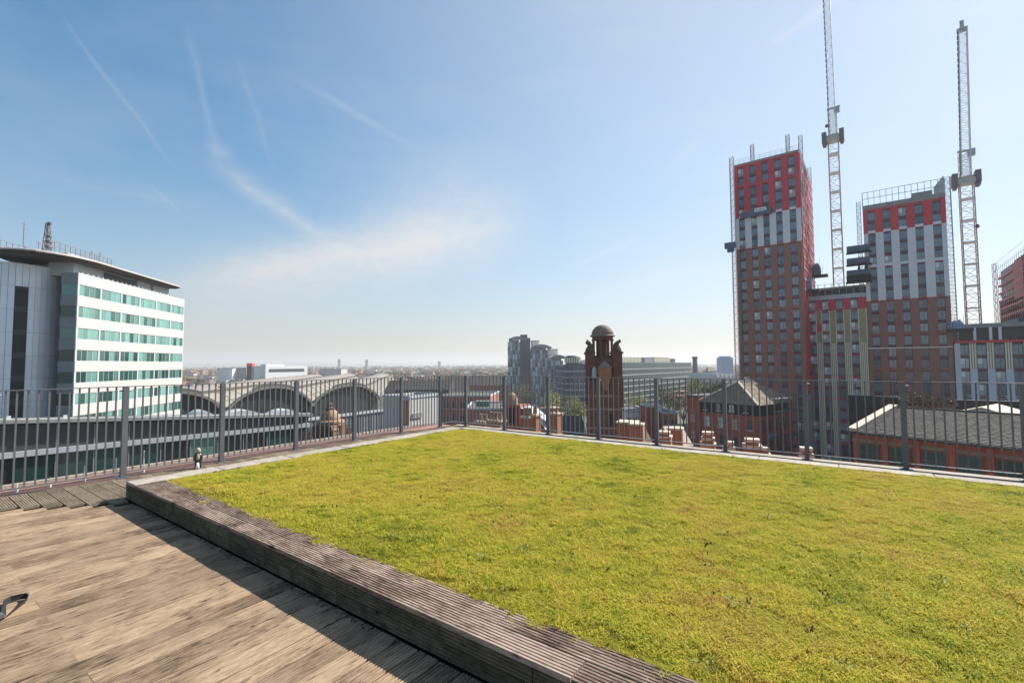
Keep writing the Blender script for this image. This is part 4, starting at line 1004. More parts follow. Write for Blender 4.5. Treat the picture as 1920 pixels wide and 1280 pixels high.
b = MB(); b.box(Lm + .004, Lm + .1, 3.0, 6.2, zat(1443, 823, 78), zat(1443, 812, 78)); b.obj('sign', 'bluebox', ml)
for k in range(3):
    for i in range(5): b = MB(); z = zdk - 2.6 - 3.2 * k; b.box(Lm + .005, Lm + .06, 1.2 + i * 2.5, 2.2 + i * 2.5, z, z + 1.9); b.obj('window', 'frame', ml)
b = MB()
for k in range(7): b.box(Lm + 1.0, Lm + 1.08, 2 + k * 1.9, 2.08 + k * 1.9, G0, ze + 1.5); b.box(Lm + 2.2, Lm + 2.28, 2 + k * 1.9, 2.08 + k * 1.9, G0, ze + 1.5)
for k in range(9): b.box(Lm + .95, Lm + 2.3, 2, 13.5, ze + 1 - k * 2.1, ze + 1.08 - k * 2.1)
sc_ = b.obj('mill_scaffold', 'dkgrey', ml)

# ---------------------------------------------------------------- low brick building with slate roof on the right
SA = R(-56); sdir = Vector((math.cos(SA), math.sin(SA), 0)); sin_ = Vector((-math.sin(SA), math.cos(SA), 0))
Ps = at(1592, 800, 45); Ps.z = G0
sb_ = thing('brick_works', 'low red brick building with a grey slate roof and pale gable coping', 'building', Ps, SA)
ze = zat(1592, 807, 45); Ls = 20; run = 10.8
# ridge point seen at (1668, 762)
zr = ze + 3.4
for it in range(40):
    pk = Ps + sin_ * run; vv = 640 + 0
    # solve height so the ridge end projects on the surveyed line
    break
ridge_D = (Ps + sin_ * run).y; zr = zat(1668, 763, ridge_D)
b = MB(); b.box(0.25, Ls, 0.1, run * 2, G0, ze - .05); b.obj('wall', 'brickor', sb_)
b = MB(); b.add([(0.0, 0.1, ze - .05), (0, run * 2, ze - .05), (0, run, zr - .05), (.3, .1, ze - .05), (.3, run * 2, ze - .05), (.3, run, zr - .05)], [(0, 2, 1), (3, 4, 5), (0, 3, 5, 2), (1, 2, 5, 4)]); b.obj('gable_wall', 'brickor', sb_)
# slates in courses
nc = 26
cours = MB(); slope = Vector((0, run + .3, zr - ze)); sl_n = Vector((0, -(zr - ze), run + .3)).normalized()
b = MB(); b.add([(.3, -.25, ze - .03), (Ls, -.25, ze - .03), (Ls, run, zr - .03), (.3, run, zr - .03), (.3, run * 2 + .25, ze - .03), (Ls, run * 2 + .25, ze - .03)], [(0, 1, 2, 3), (3, 2, 5, 4)]); b.obj('roof', 'slate', sb_)
rs = random.Random(6); crs = []
for c in range(nc):
    f0, f1 = c / nc, (c + 1.15) / nc
    for s_ in range(60):
        x0 = .3 + (Ls - .3) * (s_ + (.5 if c % 2 else 0)) / 60; x1 = x0 + (Ls - .3) / 60 - .02
        if x1 > Ls: continue
        y0, z0 = -.28 + (run + .28) * f0, ze + (zr - ze) * f0 + .05 + rs.uniform(-.012, .018); y1, z1 = -.28 + (run + .28) * min(1, f1), ze + (zr - ze) * min(1, f1)
        cours.add([(x0, y0, z0), (x1, y0, z0), (x1, y1, z1), (x0, y1, z1), (x0, y0, z0 - .05), (x1, y0, z0 - .05)], [(0, 1, 2, 3), (4, 5, 1, 0)])
stuff(cours.obj('slates', 'slate', sb_))
b = MB(); b.add([(-.05, -.3, ze + .02), (.72, -.3, ze + .02), (.72, run, zr + .02), (-.05, run, zr + .02), (-.05, -.3, ze + .32), (.72, -.3, ze + .32), (.72, run, zr + .32), (-.05, run, zr + .32)], [(4, 5, 6, 7), (0, 4, 7, 3), (1, 2, 6, 5), (0, 1, 5, 4)])
b.add([(-.05, run * 2 + .3, ze + .32), (.72, run * 2 + .3, ze + .32), (.72, run, zr + .32), (-.05, run, zr + .32), (-.05, run * 2 + .3, ze), (-.05, run, zr)], [(0, 3, 2, 1), (0, 4, 5, 3)]); b.obj('gable_coping', 'capst', sb_)
b = MB(); b.box(.42, Ls, run - .15, run + .15, zr - .02, zr + .14); b.obj('ridge_tiles', 'slate', sb_)
b = MB(); b.box(0, Ls, -.42, -.25, ze - .22, ze - .03); b.obj('gutter', 'dkgrey', sb_)
b = MB(); b.box(0.2, Ls, -.0, .1, ze - .95, ze - .7); b.obj('string_course', 'terra', sb_)
for k in range(8):
    x = .80 + k * 2.28
    b = MB(); b.box(x, x + 1.55, .0, .07, ze - 2.75, ze - 1.05, 0)
    for q in range(4): b.box(x + q * .49, x + .08 + q * .49, -.05, .0, ze - 2.75, ze - 1.05, 1)
    for q in range(3): b.box(x + .08, x + 1.47, -.045, -.002, ze - 2.75 + q * .8, ze - 2.67 + q * .8, 1)
    b.obj('window', ['tealdk', 'olivefr'], sb_) if 'olivefr' in M else (M.__setitem__('olivefr', mat('brown_window_frame', (0.17, 0.10, 0.06), 0.7, 0.1, 2)), b.obj('window', ['tealdk', 'olivefr'], sb_))
    b = MB(); b.box(x - .15, x + 1.7, -.03, .095, ze - 3.0, ze - 2.78); b.obj('sill', 'terradk', sb_)
    b = MB(); b.box(x + 1.78, x + 2.2, -.12, .09, G0, ze - .3); b.obj('pier', 'brickor', sb_)
# rear cross gable with pale coping
xg = 6.5
b = MB(); zg = zat(1840, 763, 47.9)
b.add([(xg - 3.6, run + 4, zr - .9), (xg + 3.6, run + 4, zr - .9), (xg, run + 4, zg), (xg - 3.6, run + 11, zr - .9), (xg + 3.6, run + 11, zr - .9), (xg, run + 11, zg)], [(0, 1, 2), (0, 2, 5, 3), (1, 4, 5, 2), (3, 5, 4)]); b.obj('cross_gable', 'capst', sb_)
# black hoardings behind it
for u0, u1, v, D, lab in ((1588, 1716, 744, 76, 'black hoarding at the foot of the towers, behind the pale gable coping'), (1784, 1990, 753, 74, 'black hoarding below the lilac grey wing at the far right')):
    P0, P1 = at(u0, 682, D), at(u1, 682, D - 6); dd = P1 - P0; dd.z = 0
    h = thing('hoarding', lab, 'hoarding', (P0.x, P0.y, G0), math.atan2(dd.y, dd.x))
    zz = zat((u0 + u1) / 2, v, D - 3); n_ = 8
    for k in range(n_): b = MB(); b.box(dd.length * k / n_, dd.length * (k + 1) / n_ - .04, rs.uniform(0, .03), .2, G0, zz); b.obj('panel', 'hoard', h)
    b = MB(); b.box(0, dd.length, -.05, .25, zz + .004, zz + .12); b.obj('top_rail', 'frame', h)

# ---------------------------------------------------------------- white rendered block, brick pier and dark mills left of the corner
def simple_block(name, label, cat, u0, u1, vtop, D, depth, mt, parts_=(), ang=0.0, roof=None, group=None):
    P0 = at(u0, 682, D); w = (at(u1, 682, D).x - P0.x) / math.cos(ang); zt0 = zat((u0 + u1) / 2, vtop, D) - (depth * .26 if roof not in (None, 'flat') else 0)
    t_ = thing(name, label, cat, (P0.x, P0.y, G0), ang, group)
    b = MB(); b.box(0, w, 0, depth, G0, zt0); b.obj('wall', mt, t_)
    if roof == 'flat': b = MB(); b.box(-.12, w + .12, -.12, .2, zt0 + .004, zt0 + .40); b.box(-.12, w + .12, depth - .2, depth + .12, zt0 + .004, zt0 + .40); b.box(-.12, .2, .2, depth - .2, zt0 + .004, zt0 + .40); b.box(w - .2, w + .12, .2, depth - .2, zt0 + .004, zt0 + .40); b.obj('parapet', 'ltgrey', t_); b = MB(); b.box(.21, w - .21, .21, depth - .21, zt0 + .003, zt0 + .06); b.obj('roof', 'roofslab', t_)
    elif roof:
        b = MB(); b.add([(-.3, -.3, zt0), (w + .3, -.3, zt0), (w + .3, depth + .3, zt0), (-.3, depth + .3, zt0), (-.3, depth / 2, zt0 + depth * .26), (w + .3, depth / 2, zt0 + depth * .26)], [(0, 1, 5, 4), (2, 3, 4, 5), (0, 4, 3), (1, 2, 5), (3, 2, 1, 0)]); b.obj('roof', roof, t_)
    return t_, w, zt0
def winrow(t_, w, z, n_, ww, h, mt='win', y=-.0):
    for i in range(n_):
        x = w * (i + .5) / n_; b = MB(); b.box(x - ww / 2, x + ww / 2, y - .06, y - .01, z, z + h, 0); b.box(x - ww / 2 - .1, x + ww / 2 + .1, y - .1, y - .005, z - .2, z - .01, 1); b.box(x - .05, x + .05, y - .09, y - .061, z, z + h, 1)
        b.obj('window', [mt, 'ltgrey'], t_)
wb, w, zz = simple_block('rendered_block', 'white rendered block seen through the railing left of the corner', 'building', 768, 812.7, 747, 66, 5, 'panelw', roof='flat', ang=R(62))
b = MB(); b.box(.5, 2.6, -.2, -.02, zz - 2.9, zz - 2.2); b.obj('vent_pipe', 'grey', wb)
bp_, w, zz = simple_block('brick_stack', 'orange brick chimney stack beside the white rendered block', 'chimney', 754, 768, 750, 66, 1.4, 'brick3', roof='flat')
t_, w, zz = simple_block('cream_gable', 'cream and orange gable end just left of the orange brick stack', 'building', 722, 752, 714, 150, 14, 'capst', roof='slate')
t_, w, zz = simple_block('dark_sheds', 'dark slate clad sheds behind the white rendered block', 'shed', 742, 842, 713, 130, 10, 'dkgrey', roof='slatedk')
winrow(t_, w, zz - 3.2, 7, 1.1, 1.4, 'frame')
t_, w, zz = simple_block('brick_warehouse', 'brown brick warehouse with a white parapet line behind the railing corner', 'warehouse', 786, 920, 743, 118, 18, 'brick2', roof='flat', ang=-R(5))
winrow(t_, w, zz - 3.0, 9, 1.0, 1.6, 'frame'); winrow(t_, w, zz - 6.4, 9, 1.0, 1.6, 'frame')
t_, w, zz = simple_block('brick_warehouse', 'long dark brick warehouse with small windows below the far woods', 'warehouse', 835, 952, 707, 175, 12, 'brick2', roof='slatedk')
winrow(t_, w, zz - 3.4, 10, 1.3, 1.9, 'win'); winrow(t_, w, zz - 7.2, 10, 1.3, 1.9, 'win')
t_, w, zz = simple_block('red_house', 'narrow red brick house with pale windows near the railing corner', 'house', 842, 874, 722, 140, 9, 'brick', roof='slatedk')
winrow(t_, w, zz - 3, 3, 1.0, 1.5, 'winp')
# roofscape between the brick tower and the mill
t_, w, zz = simple_block('white_works', 'white walled works with a pale roof below the green glass offices', 'building', 1172, 1216, 772, 105, 12, 'wpan', roof='flat'); winrow(t_, w, zz - 2.6, 4, .9, 1.2, 'frame')
t_, w, zz = simple_block('brick_block', 'tall narrow dark brick stair block left of a railing post', 'building', 1213, 1226, 763, 98, 6, 'brick', roof='flat')
t_, w, zz = simple_block('white_stair_block', 'white boxy stair head right of the middle railing post', 'building', 1231, 1240, 764, 100, 4, 'white', roof='flat')
t_, w, zz = simple_block('brick_workshop', 'orange brick workshop with a ragged pale roof edge', 'building', 1242, 1268, 776, 96, 9, 'brick3', roof='flat'); winrow(t_, w, zz - 2.2, 2, .9, 1.2, 'frame')
t_, w, zz = simple_block('pale_roofed_shed', 'shed with a bright pale pitched roof left of the red mill', 'shed', 1262, 1292, 806, 70, 9, 'panelw', roof='capst')
t_, w, zz = simple_block('low_garage', 'low dark roofed garage at the foot of the brick tower', 'garage', 1164, 1222, 808, 64, 10, 'brick', roof='slateb')
t_, w, zz = simple_block('brick_house', 'dark brick house below the spring green trees', 'house', 1046, 1096, 786, 82, 12, 'brick', roof='slate'); winrow(t_, w, zz - 2.6, 3, .9, 1.3, 'winp')
t_, w, zz = simple_block('brick_house', 'slate roofed terrace left of the spring green trees', 'house', 968, 1040, 790, 95, 12, 'brick2', roof='slate'); winrow(t_, w, zz - 2.6, 5, .9, 1.3, 'win')
t_, w, zz = simple_block('flat_roofed_hall', 'wide brown hall behind the left chimneys, teal roof vent on it', 'hall', 872, 948, 768, 90, 15, 'brick2', roof='flat')
b = MB(); b.box(2, 4.6, 1, 3, zz + .45, zz + 1.6); b.obj('roof_vent', 'tealmid', t_)
# far landmarks
t_, w, zz = simple_block('far_tower_block', 'pale blue tower block far off, just left of the tallest tower', 'tower block', 1354, 1375, 670, 520, 14, 'bluetower')
b = MB(); b.box(1.5, w - 1.5, 2, 12, zz, zz + 1.6); b.obj('plant_room', 'bluetower', t_)
for k in range(9):
    for i in range(5):
        b = MB(); b.box(w * (i + .2) / 5, w * (i + .75) / 5, -.06, -.01, zz - 2.8 - 3 * k, zz - 1.3 - 3 * k); b.obj('window', 'wpanb', t_)
P = at(1303, 682, 420); P.z = G0
fc = thing('mill_chimney', 'slender tall brick chimney far off beside the green glass offices', 'chimney', P); b = MB(); b.lathe([(2.9, G0), (2.0, zat(1303, 670, 420))], 12); b.obj('shaft', 'slatecore', fc); b = MB(); b.lathe([(2.4, zat(1303, 672, 420)), (2.5, zat(1303, 668.5, 420))], 12); b.obj('crown', 'dkgrey', fc)
t_, w, zz = simple_block('far_works', 'far grey works with a stubby stack, left of the pale blue tower block', 'factory', 1326, 1336, 696, 480, 10, 'slatecore'); b = MB(); b.cyl(.5, 2, .9, zz, zz + 3.6, 8); b.obj('stack', 'slatecore', t_)
t_, w, zz = simple_block('sawtooth_shed', 'white sawtooth roofed shed behind the red mill', 'shed', 1338, 1386, 711, 190, 30, 'panelw')
for k in range(6):
    b = MB(); x0 = w * k / 6; x1 = w * (k + 1) / 6; b.add([(x0, 0, zz), (x1, 0, zz), ((x0 + x1) / 2, 0, zz + 2.2), (x0, 28, zz), (x1, 28, zz), ((x0 + x1) / 2, 28, zz + 2.2)], [(0, 1, 2), (0, 2, 5, 3), (1, 4, 5, 2)]); b.obj('roof_bay', 'panelw', t_)
t_, w, zz = simple_block('retail_building', 'long white retail building with a dark window band beyond the station roof', 'shop', 498, 546, 686, 620, 30, 'white', ang=R(55)); b = MB(); b.box(5, w - 5, -.3, -.02, zz - 8.0, zz - 4.0); b.obj('window_band', 'dkgrey', t_)
b = MB(); b.box(3, 28, 4, 20, zz, zz + 2.4); b.obj('roof_box', 'white', t_)
t_, w, zz = simple_block('retail_tower', 'black sign tower with a red top beyond the station roof', 'sign tower', 463, 472, 686.5, 600, 6, 'hoard'); b = MB(); b.box(-.3, w + .6, -.3, 6.3, zz, zz + 4.0); b.obj('sign', 'brightred', t_) if 'brightred' in M else (M.__setitem__('brightred', mat('bright_red_sign', (0.75, 0.06, 0.05), 0.5, 0.03, 1)), b.obj('sign', 'brightred', t_))
for u0, u1, v, D, mt, lab in ((408, 436, 691, 640, 'wpan', 'pale ended grey shed beyond the station roof, farthest left'), (436, 462, 690, 650, 'grey', 'grey shed beyond the station roof beside the red topped sign'), (473, 497, 687, 660, 'ltgrey', 'grey shed between the red topped sign and the white retail building'), (602, 640, 692, 800, 'panelw', 'pale flat shed right of the white retail building')):
    t_, w, zz = simple_block('far_shed', lab, 'shed', u0, u1, v, D, 30, mt); b = MB(); b.box(-.5, w + .5, -.5, 30.5, zz + .01, zz + .8); b.obj('roof', 'grey', t_)
for u, v, lab in ((635.5, 674, 'tiny tower block on the horizon, left one of a pair'), (687, 674.5, 'tiny tower block on the horizon, right one of a pair'), (823.5, 678, 'tiny tower block on the horizon left of the patchwork towers')):
    t_, w, zz = simple_block('far_tower_block', lab, 'tower block', u - 2.4, u + 2.4, v, 2600, 14, 'grey'); b = MB(); b.box(2, w - 2, 2, 12, zz, zz + 3); b.obj('plant_room', 'grey', t_)

# far town and woods, a mass on the plain
rf = random.Random(31); mbs = {k: MB() for k in ('brick2', 'ltgrey', 'slate', 'panelw')}
for _ in range(1500):
    az = R(rf.uniform(-40, 34)); d_ = 330 * (20 ** rf.random())
    x, y = d_ * math.sin(az), d_ * math.cos(az); s_ = rf.uniform(6, 16) * (1 + d_ / 2500); h = rf.uniform(4, 9) * (1 + d_ / 5000)
    if -130 < x < -40 and y < 420: continue
    k = rf.choices(list(mbs), [5, 1.2, 5, .5])[0]; mbs[k].box(x - s_ / 2, x + s_ / 2, y - s_ * .4, y + s_ * .4, G0, G0 + h)
for k, m_ in mbs.items(): stuff(m_.obj('far_town', k, None, 0))
def crown(mb, c, r, h, n_, s0, r_, mi=0):
    """loose clumps of leaf faces in an uneven crown"""
    lobes = [(Vector((r_.gauss(0, .42), r_.gauss(0, .42), r_.uniform(-.35, .5))), r_.uniform(.34, .62)) for _ in range(9)]
    for _ in range(n_):
        lc, lr = r_.choice(lobes); v_ = Vector((r_.gauss(0, 1), r_.gauss(0, 1), r_.gauss(0, 1))).normalized() * lr * (r_.random() ** .33)
        q = lc + v_; P_ = Vector((c[0] + q.x * r, c[1] + q.y * r, c[2] + q.z * h))
        a_ = Vector((r_.gauss(0, 1), r_.gauss(0, 1), r_.gauss(0, 1))).normalized() * s0 * r_.uniform(.6, 1.3); b_ = a_.cross(Vector((r_.gauss(0, 1), r_.gauss(0, 1), r_.gauss(0, 1)))).normalized() * s0 * r_.uniform(.5, 1.0)
        mb.add([P_ - a_, P_ + b_ * .8, P_ + a_, P_ - b_ * .8], [(0, 1, 2, 3)], mi)
wd = {k: MB() for k in ('leafd', 'leafb', 'leafy')}
for _ in range(1500):
    az = R(rf.uniform(-38, 33)); d_ = 360 * (14 ** rf.random())
    x, y = d_ * math.sin(az), d_ * math.cos(az)
    if -135 < x < -40 and y < 430: continue
    k = rf.choices(['leafd', 'leafb', 'leafy'], [4, 5, 1])[0]; r0 = rf.uniform(4, 8) * (1 + d_ / 3000); h0 = rf.uniform(5, 8)
    crown(wd[k], (x, y, G0 + h0 * .9), r0, h0, 34, 1.3 * (1 + d_ / 2500), rf)
for k, m_ in wd.items(): stuff(m_.obj('far_woods', k, None, 0))
def tree(label, u, v, D, r, h, mt, group='trees seen through the railing', n_=1500, sz=.20):
    P = at(u, v, D); t_ = thing('tree', label, 'tree', (P.x, P.y, G0), 0, group); r_ = random.Random(int(u * 7 + v))
    zc_ = P.z
    b = MB(); b.cyl(0, 0, .32, G0, zc_ - h * .2, 8, 0, .2)
    for k in range(7):
        a = 6.283 * k / 7; b.beam((0, 0, zc_ - h * .45 + k * .1), (math.cos(a) * r * .6, math.sin(a) * r * .6, zc_ + h * r_.uniform(-.1, .3)), .14, .14)
    b.obj('trunk', 'bark', t_)
    b = MB(); crown(b, (0, 0, zc_), r, h * .5, n_, sz, r_); b.obj('crown', mt, t_)
tree('rounded spring green tree left of the brick tower', 1040, 766, 120, 4.6, 10, 'leafy')
tree('smaller yellow green tree close to the brick tower', 1080, 763, 126, 3.4, 9, 'leafy')
tree('grey green tree in front of the patchwork towers', 968, 742, 190, 5, 11, 'leafd')
tree('tall olive tree between the patchwork towers and the railing', 990, 736, 200, 4.5, 15, 'leafd')
tree('low spring green tree right of the brick tower', 1188, 757, 150, 4.4, 8, 'leafy')
tree('spring green tree just right of that tower, touching the glass offices', 1206, 760, 150, 4.0, 7, 'leafy')
tree('slim green tree beside the middle railing post', 1238, 742, 170, 3, 12, 'leafd')
tree('brown budding tree in front of the long glass offices', 1260, 752, 150, 5, 12, 'leafb')
tree('brown budding tree left of the red mill', 1281, 758, 140, 4.5, 12, 'leafb')
tree('yellow green tree rising behind the red mill parapet', 1302, 728, 150, 3, 13, 'leafy')
tree('olive tree behind the roof of the red mill', 1330, 733, 130, 5, 8, 'leafd')
tree('brown tree behind the hipped roof of the mill, right one', 1346, 728, 150, 4, 8, 'leafb')
tree('bare brown tree between the slate roof and the towers', 1742, 756, 64, 2.6, 3.4, 'leafb')

# ---------------------------------------------------------------- stone cupola and chimneys of the terrace building itself
Dc = 15.0; P = at(620, 682, Dc); kx = Dc / FPX
cu = thing('stone_cupola', 'weathered terracotta cupola with scrolls just beyond the left railing', 'cupola', (P.x, P.y, -3.2), 0.3)
def zc_(v): return zat(620, v, Dc)
b = MB(); b.lathe([(.50, -3.2), (.50, zc_(795))], 8); b.obj('drum', 'terradk', cu)
b = MB(); b.lathe([(.42, zc_(796)), (.40, zc_(793)), (.44, zc_(791.5)), (.44, zc_(788)), (.36, zc_(786))], 16); b.obj('cornice', 'terra', cu)
b = MB(); z0, z1 = zc_(787), zc_(765.5)
b.lathe([(.315 * math.cos(t_), z0 + (z1 - z0) * math.sin(t_)) for t_ in [R(x) for x in (0, 12, 25, 38, 50, 62, 74, 84)]], 16); b.obj('dome', 'terra', cu, smooth=True)
b = MB(); b.lathe([(.14, zc_(767)), (.16, zc_(764.5)), (.07, zc_(763)), (.06, zc_(760)), (.11, zc_(758)), (.03, zc_(754.5))], 10); b.obj('finial', 'terradk', cu)
for k in range(4):
    a = math.pi / 2 * k + .35; b = MB(); ca, sa = math.cos(a), math.sin(a)
    q = [(.40, 799), (.50, 801), (.58, 806), (.62, 813), (.66, 822), (.70, 836)]
    for (r0, v0), (r1, v1) in zip(q[:-1], q[1:]): b.beam((r0 * ca, r0 * sa, zc_(v0)), (r1 * ca, r1 * sa, zc_(v1)), .20, .16)
    b.lathe([(.02, zc_(797)), (.11, zc_(799.5)), (.13, zc_(803)), (.09, zc_(806.5)), (.02, zc_(808))], 8, 0, .42 * ca, .42 * sa); b.obj('scroll', 'terra', cu)
b = MB(); b.lathe([(.46, zc_(812)), (.50, zc_(815)), (.46, zc_(818))], 8); b.obj('lower_cornice', 'terra', cu)
def stack(label, u, vtop, D, w, d, h, npots, mt='brick3', pots='terra', capm='capst'):
    P = at(u, vtop, D); s_ = thing('chimney_stack', label, 'chimney', (P.x, P.y, P.z - h), -TH, 'small chimneys and piers beyond the railings')
    z1 = P.z; z0 = z1 - h
    b = MB(); b.box(-w / 2, w / 2, -d / 2, d / 2, z0, z1); b.obj('stack', mt, s_)
    b = MB(); b.box(-w / 2 - .06, w / 2 + .06, -d / 2 - .06, d / 2 + .06, z1 + .002, z1 + .10); b.obj('cap', capm, s_)
    for i in range(npots):
        x = w * ((i + .5) / npots - .5); b = MB(); b.lathe([(.10, z1 + .1), (.11, z1 + .14), (.085, z1 + .42), (.11, z1 + .44), (.11, z1 + .48)], 8, 0, x, 0); b.obj('chimney_pot', pots, s_)
stack('brick chimney stack with two pots, leftmost beyond the railing corner', 906, 792, 26, .7, .5, 3, 2)
stack('brick chimney stack with three pots, second from the railing corner', 930, 790, 24, .85, .5, 3, 3)
stack('tall brick stack with one pot right of the small turret', 990, 783, 22, .45, .5, 3, 2)
stack('tallest single brick stack right of the small turret', 1003.5, 779, 22, .35, .45, 3, 1)
stack('dark brick stack with a pale slab top left of the spring green tree', 1035, 765, 40, .8, .8, 4, 1, 'brick', 'capst')
stack('pale topped brick stack close to the third railing post', 1043, 776, 34, .6, .7, 4, 1)
Pt = at(962, 735, 40)
tu = thing('roof_turret', 'small brick dormer turret with a stone arched top and lead roof', 'turret', (Pt.x, Pt.y, Pt.z - 8), -R(20))
b = MB(); z1 = Pt.z; b.box(-.75, .75, -.5, 2.5, z1 - 8, z1 - 1.2); b.obj('wall', 'brick', tu)
b = MB(); b.box(-.85, .85, -.6, -.3, z1 - 1.2, z1 - 1.0); b.lathe([(.55, z1 - 1.0), (.52, z1 - .6), (.36, z1 - .2), (.1, z1)], 12, 0, 0, -.35); b.obj('stone_head', 'terra', tu)
b = MB(); b.box(-.3, .3, -.56, -.505, z1 - 2.6, z1 - 1.35); b.obj('window', 'dark', tu)
b = MB(); n_ = 8; pr = [(.6 + 2.6 * k / n_, z1 - 1.3 - 2.0 * (k / n_) ** 1.8) for k in range(n_ + 1)]
b.v = [(x, -.3, z) for x, z in pr] + [(x, 2.4, z) for x, z in pr]; b.f = [(k, k + 1, n_ + 2 + k, n_ + 1 + k) for k in range(n_)]; b.m = [0] * n_
b.obj('lead_roof', 'water', tu)
b = MB(); b.v = [(x, -.3, z) for x, z in pr] + [(3.2, -.3, z1 - 8), (.6, -.3, z1 - 8)]; b.f = [tuple(range(len(b.v)))]; b.m = [0]; b.obj('side_wall', 'brick', tu)
# terracotta parapet piers with stepped caps
def pier(label, u, vtop, D, w, tiers):
    P = at(u, vtop, D); s_ = thing('parapet_pier', label, 'pier', (P.x, P.y, P.z - 2.2), -TH + .2, 'stepped stone capped piers beyond the right railing'); z = P.z
    for i in range(tiers):
        ww = w * (.55 + .45 * (i + 1) / tiers)
        b = MB(); b.box(-ww / 2, ww / 2, -ww / 2, ww / 2, z - .075, z); b.obj('cap', 'capst', s_)
        b = MB(); b.box(-ww * .42, ww * .42, -ww * .42, ww * .42, z - .15, z - .077); b.obj('neck', 'brick3', s_); z -= .152
    b = MB(); b.box(-w * .46, w * .46, -w * .46, w * .46, P.z - 2.2, z); b.obj('body', 'brick3', s_)
pier('stepped brick pier left of the fifth right hand post, five pale caps', 1327, 809, 13, .42, 3)
pier('low stepped pier just right of that post, only its caps showing', 1366, 827, 12.6, .38, 3)
pier('wide stepped pier midway between two posts below the blue sign', 1410, 822, 12.5, .46, 2)
pier('lowest pier cap right of the wide stepped pier', 1433, 838, 12.2, .28, 2)
pier('stepped brick pier half hidden by a dark post, left of the towers foot', 1511, 838, 11.6, .40, 4)
pier('low pale rubble topped pier in front of the slate roofed building', 1650, 876, 10.6, .44, 2)
pier('brick pier with a flat pale cap left of the middle railing post', 1178, 789, 20, .9, 1)
pier('red brick pier with a broad cap right of the first narrow one', 1194, 793, 19, .6, 1)
pier('square brick pier right of the middle railing post, upper cap', 1245, 808, 17, .55, 2)
pier('brown brick pier with a pale flat slab near the shed roof', 1266, 801, 18, .6, 1)

# ---------------------------------------------------------------- the air: thin spring haze over the town
hz_ = MB(); hz_.box(-13000, 13000, -3000, 15000, G0 - 1.5, 160)
ho = hz_.obj('haze', [], None, 0); stuff(ho)
hm = bpy.data.materials.new('thin_haze'); hm.use_nodes = True; hn = hm.node_tree; 
for n_ in list(hn.nodes):
    if n_.type != 'OUTPUT_MATERIAL': hn.nodes.remove(n_)
pv = hn.nodes.new('ShaderNodeVolumePrincipled'); pv.inputs['Color'].default_value = (0.95, 0.94, 0.94, 1); pv.inputs['Density'].default_value = 0.00022; pv.inputs['Anisotropy'].default_value = 0.2
hn.links.new(pv.outputs[0], [n_ for n_ in hn.nodes if n_.type == 'OUTPUT_MATERIAL'][0].inputs['Volume'])
ho.data.materials.append(hm)

# ================================================================== TERRACE
def board_mesh(name, Lg, width=0.1415, thick=0.024, ng=7, depth=0.0045, mt='deck', vertical=False):
    """grooved decking board: runs along local Y from 0 to Lg, grooves across local X, top at z = 0"""
    pr = []; step = width / ng
    for i in range(ng):
        x = -width / 2 + i * step
        pr += [(x + step * .10, -depth), (x + step * .22, 0), (x + step * .78, 0), (x + step * .90, -depth)]
    pr = [(-width / 2, -thick)] + [(-width / 2, -depth)] + pr + [(width / 2, -depth), (width / 2, -thick)]
    n = len(pr); mb = MB()
    mb.v = [(x, 0, z) for x, z in pr] + [(x, Lg, z) for x, z in pr]
    mb.f = [(i, n + i, n + (i + 1) % n, (i + 1) % n)[::-1] for i in range(n)] + [tuple(range(n)), tuple(range(2 * n - 1, n - 1, -1))]
    mb.m = [0] * len(mb.f)
    return mb.mesh(name, mt)

# roof slab below everything
sb = MB(); sb.box(-8.75, 14, -7, 8.72, -0.9, -0.12); so = sb.obj('terrace_slab', 'roofslab', None, 0); so.rotation_euler.z = -TH; structure(so)
bb = MB(); bb.box(-8.7, 14, -7, 8.7, G0, -0.9); bo = bb.obj('terrace_building', 'brick3', None, 0); bo.rotation_euler.z = -TH; structure(bo)
# outer ledges outside the railings
lb = MB(); lb.box(-8.72, -7.93, -6, 8.7, -0.11, -0.05)
lo = lb.obj('ledge', 'redtile', None, 0); lo.rotation_euler.z = -TH; structure(lo)
lc = MB(); lc.box(-8.80, -8.722, -6, 8.7, -0.14, -0.02); put('ledge_edge', lc.mesh('ledge_edge', 'kerb'), lo)
lb = MB(); lb.box(-7.9, 14, 8.56, 8.74, -0.13, -0.015)
lo2 = lb.obj('ledge', 'kerb', None, 0); lo2.rotation_euler.z = -TH; structure(lo2)

# the timber deck: boards along the left railing direction, mitred in steps to the walkway boards
deck = bpy.data.objects.new('deck', None); C.objects.link(deck); deck.rotation_euler.z = -TH; structure(deck)
meshes = {}
def bmesh_len(Lg, mt):
    k = (round(Lg, 2), mt)
    if k not in meshes: meshes[k] = board_mesh('board', k[0], mt=mt)
    return meshes[k]
rnd = random.Random(3)
A1 = 1.745
j = 0
for j in range(0, 72):
    b = -7.85 + 0.15 * j
    end = min(A1 - 0.004, b + 8.1 - 0.003)
    start = -1.6
    cuts = [0.68] if (j % 2 == 0) else [rnd.uniform(-1.2, -0.6)]
    if b > -1.2: cuts = [rnd.uniform(0.2, 1.0)] if j % 3 == 0 else []
    pts = [start] + [c for c in cuts if c < end - 0.3] + [end]
    for s0, s1 in zip(pts[:-1], pts[1:]):
        g = (0.0045 if j % 4 else 0.003) if s1 < end else 0.0
        o = put('board', bmesh_len(s1 - s0 - g, 'deck'), deck, (b + 0.0715, s0, rnd.uniform(-0.002, 0.002)))
        o.rotation_euler.y = rnd.uniform(-0.006, 0.006)
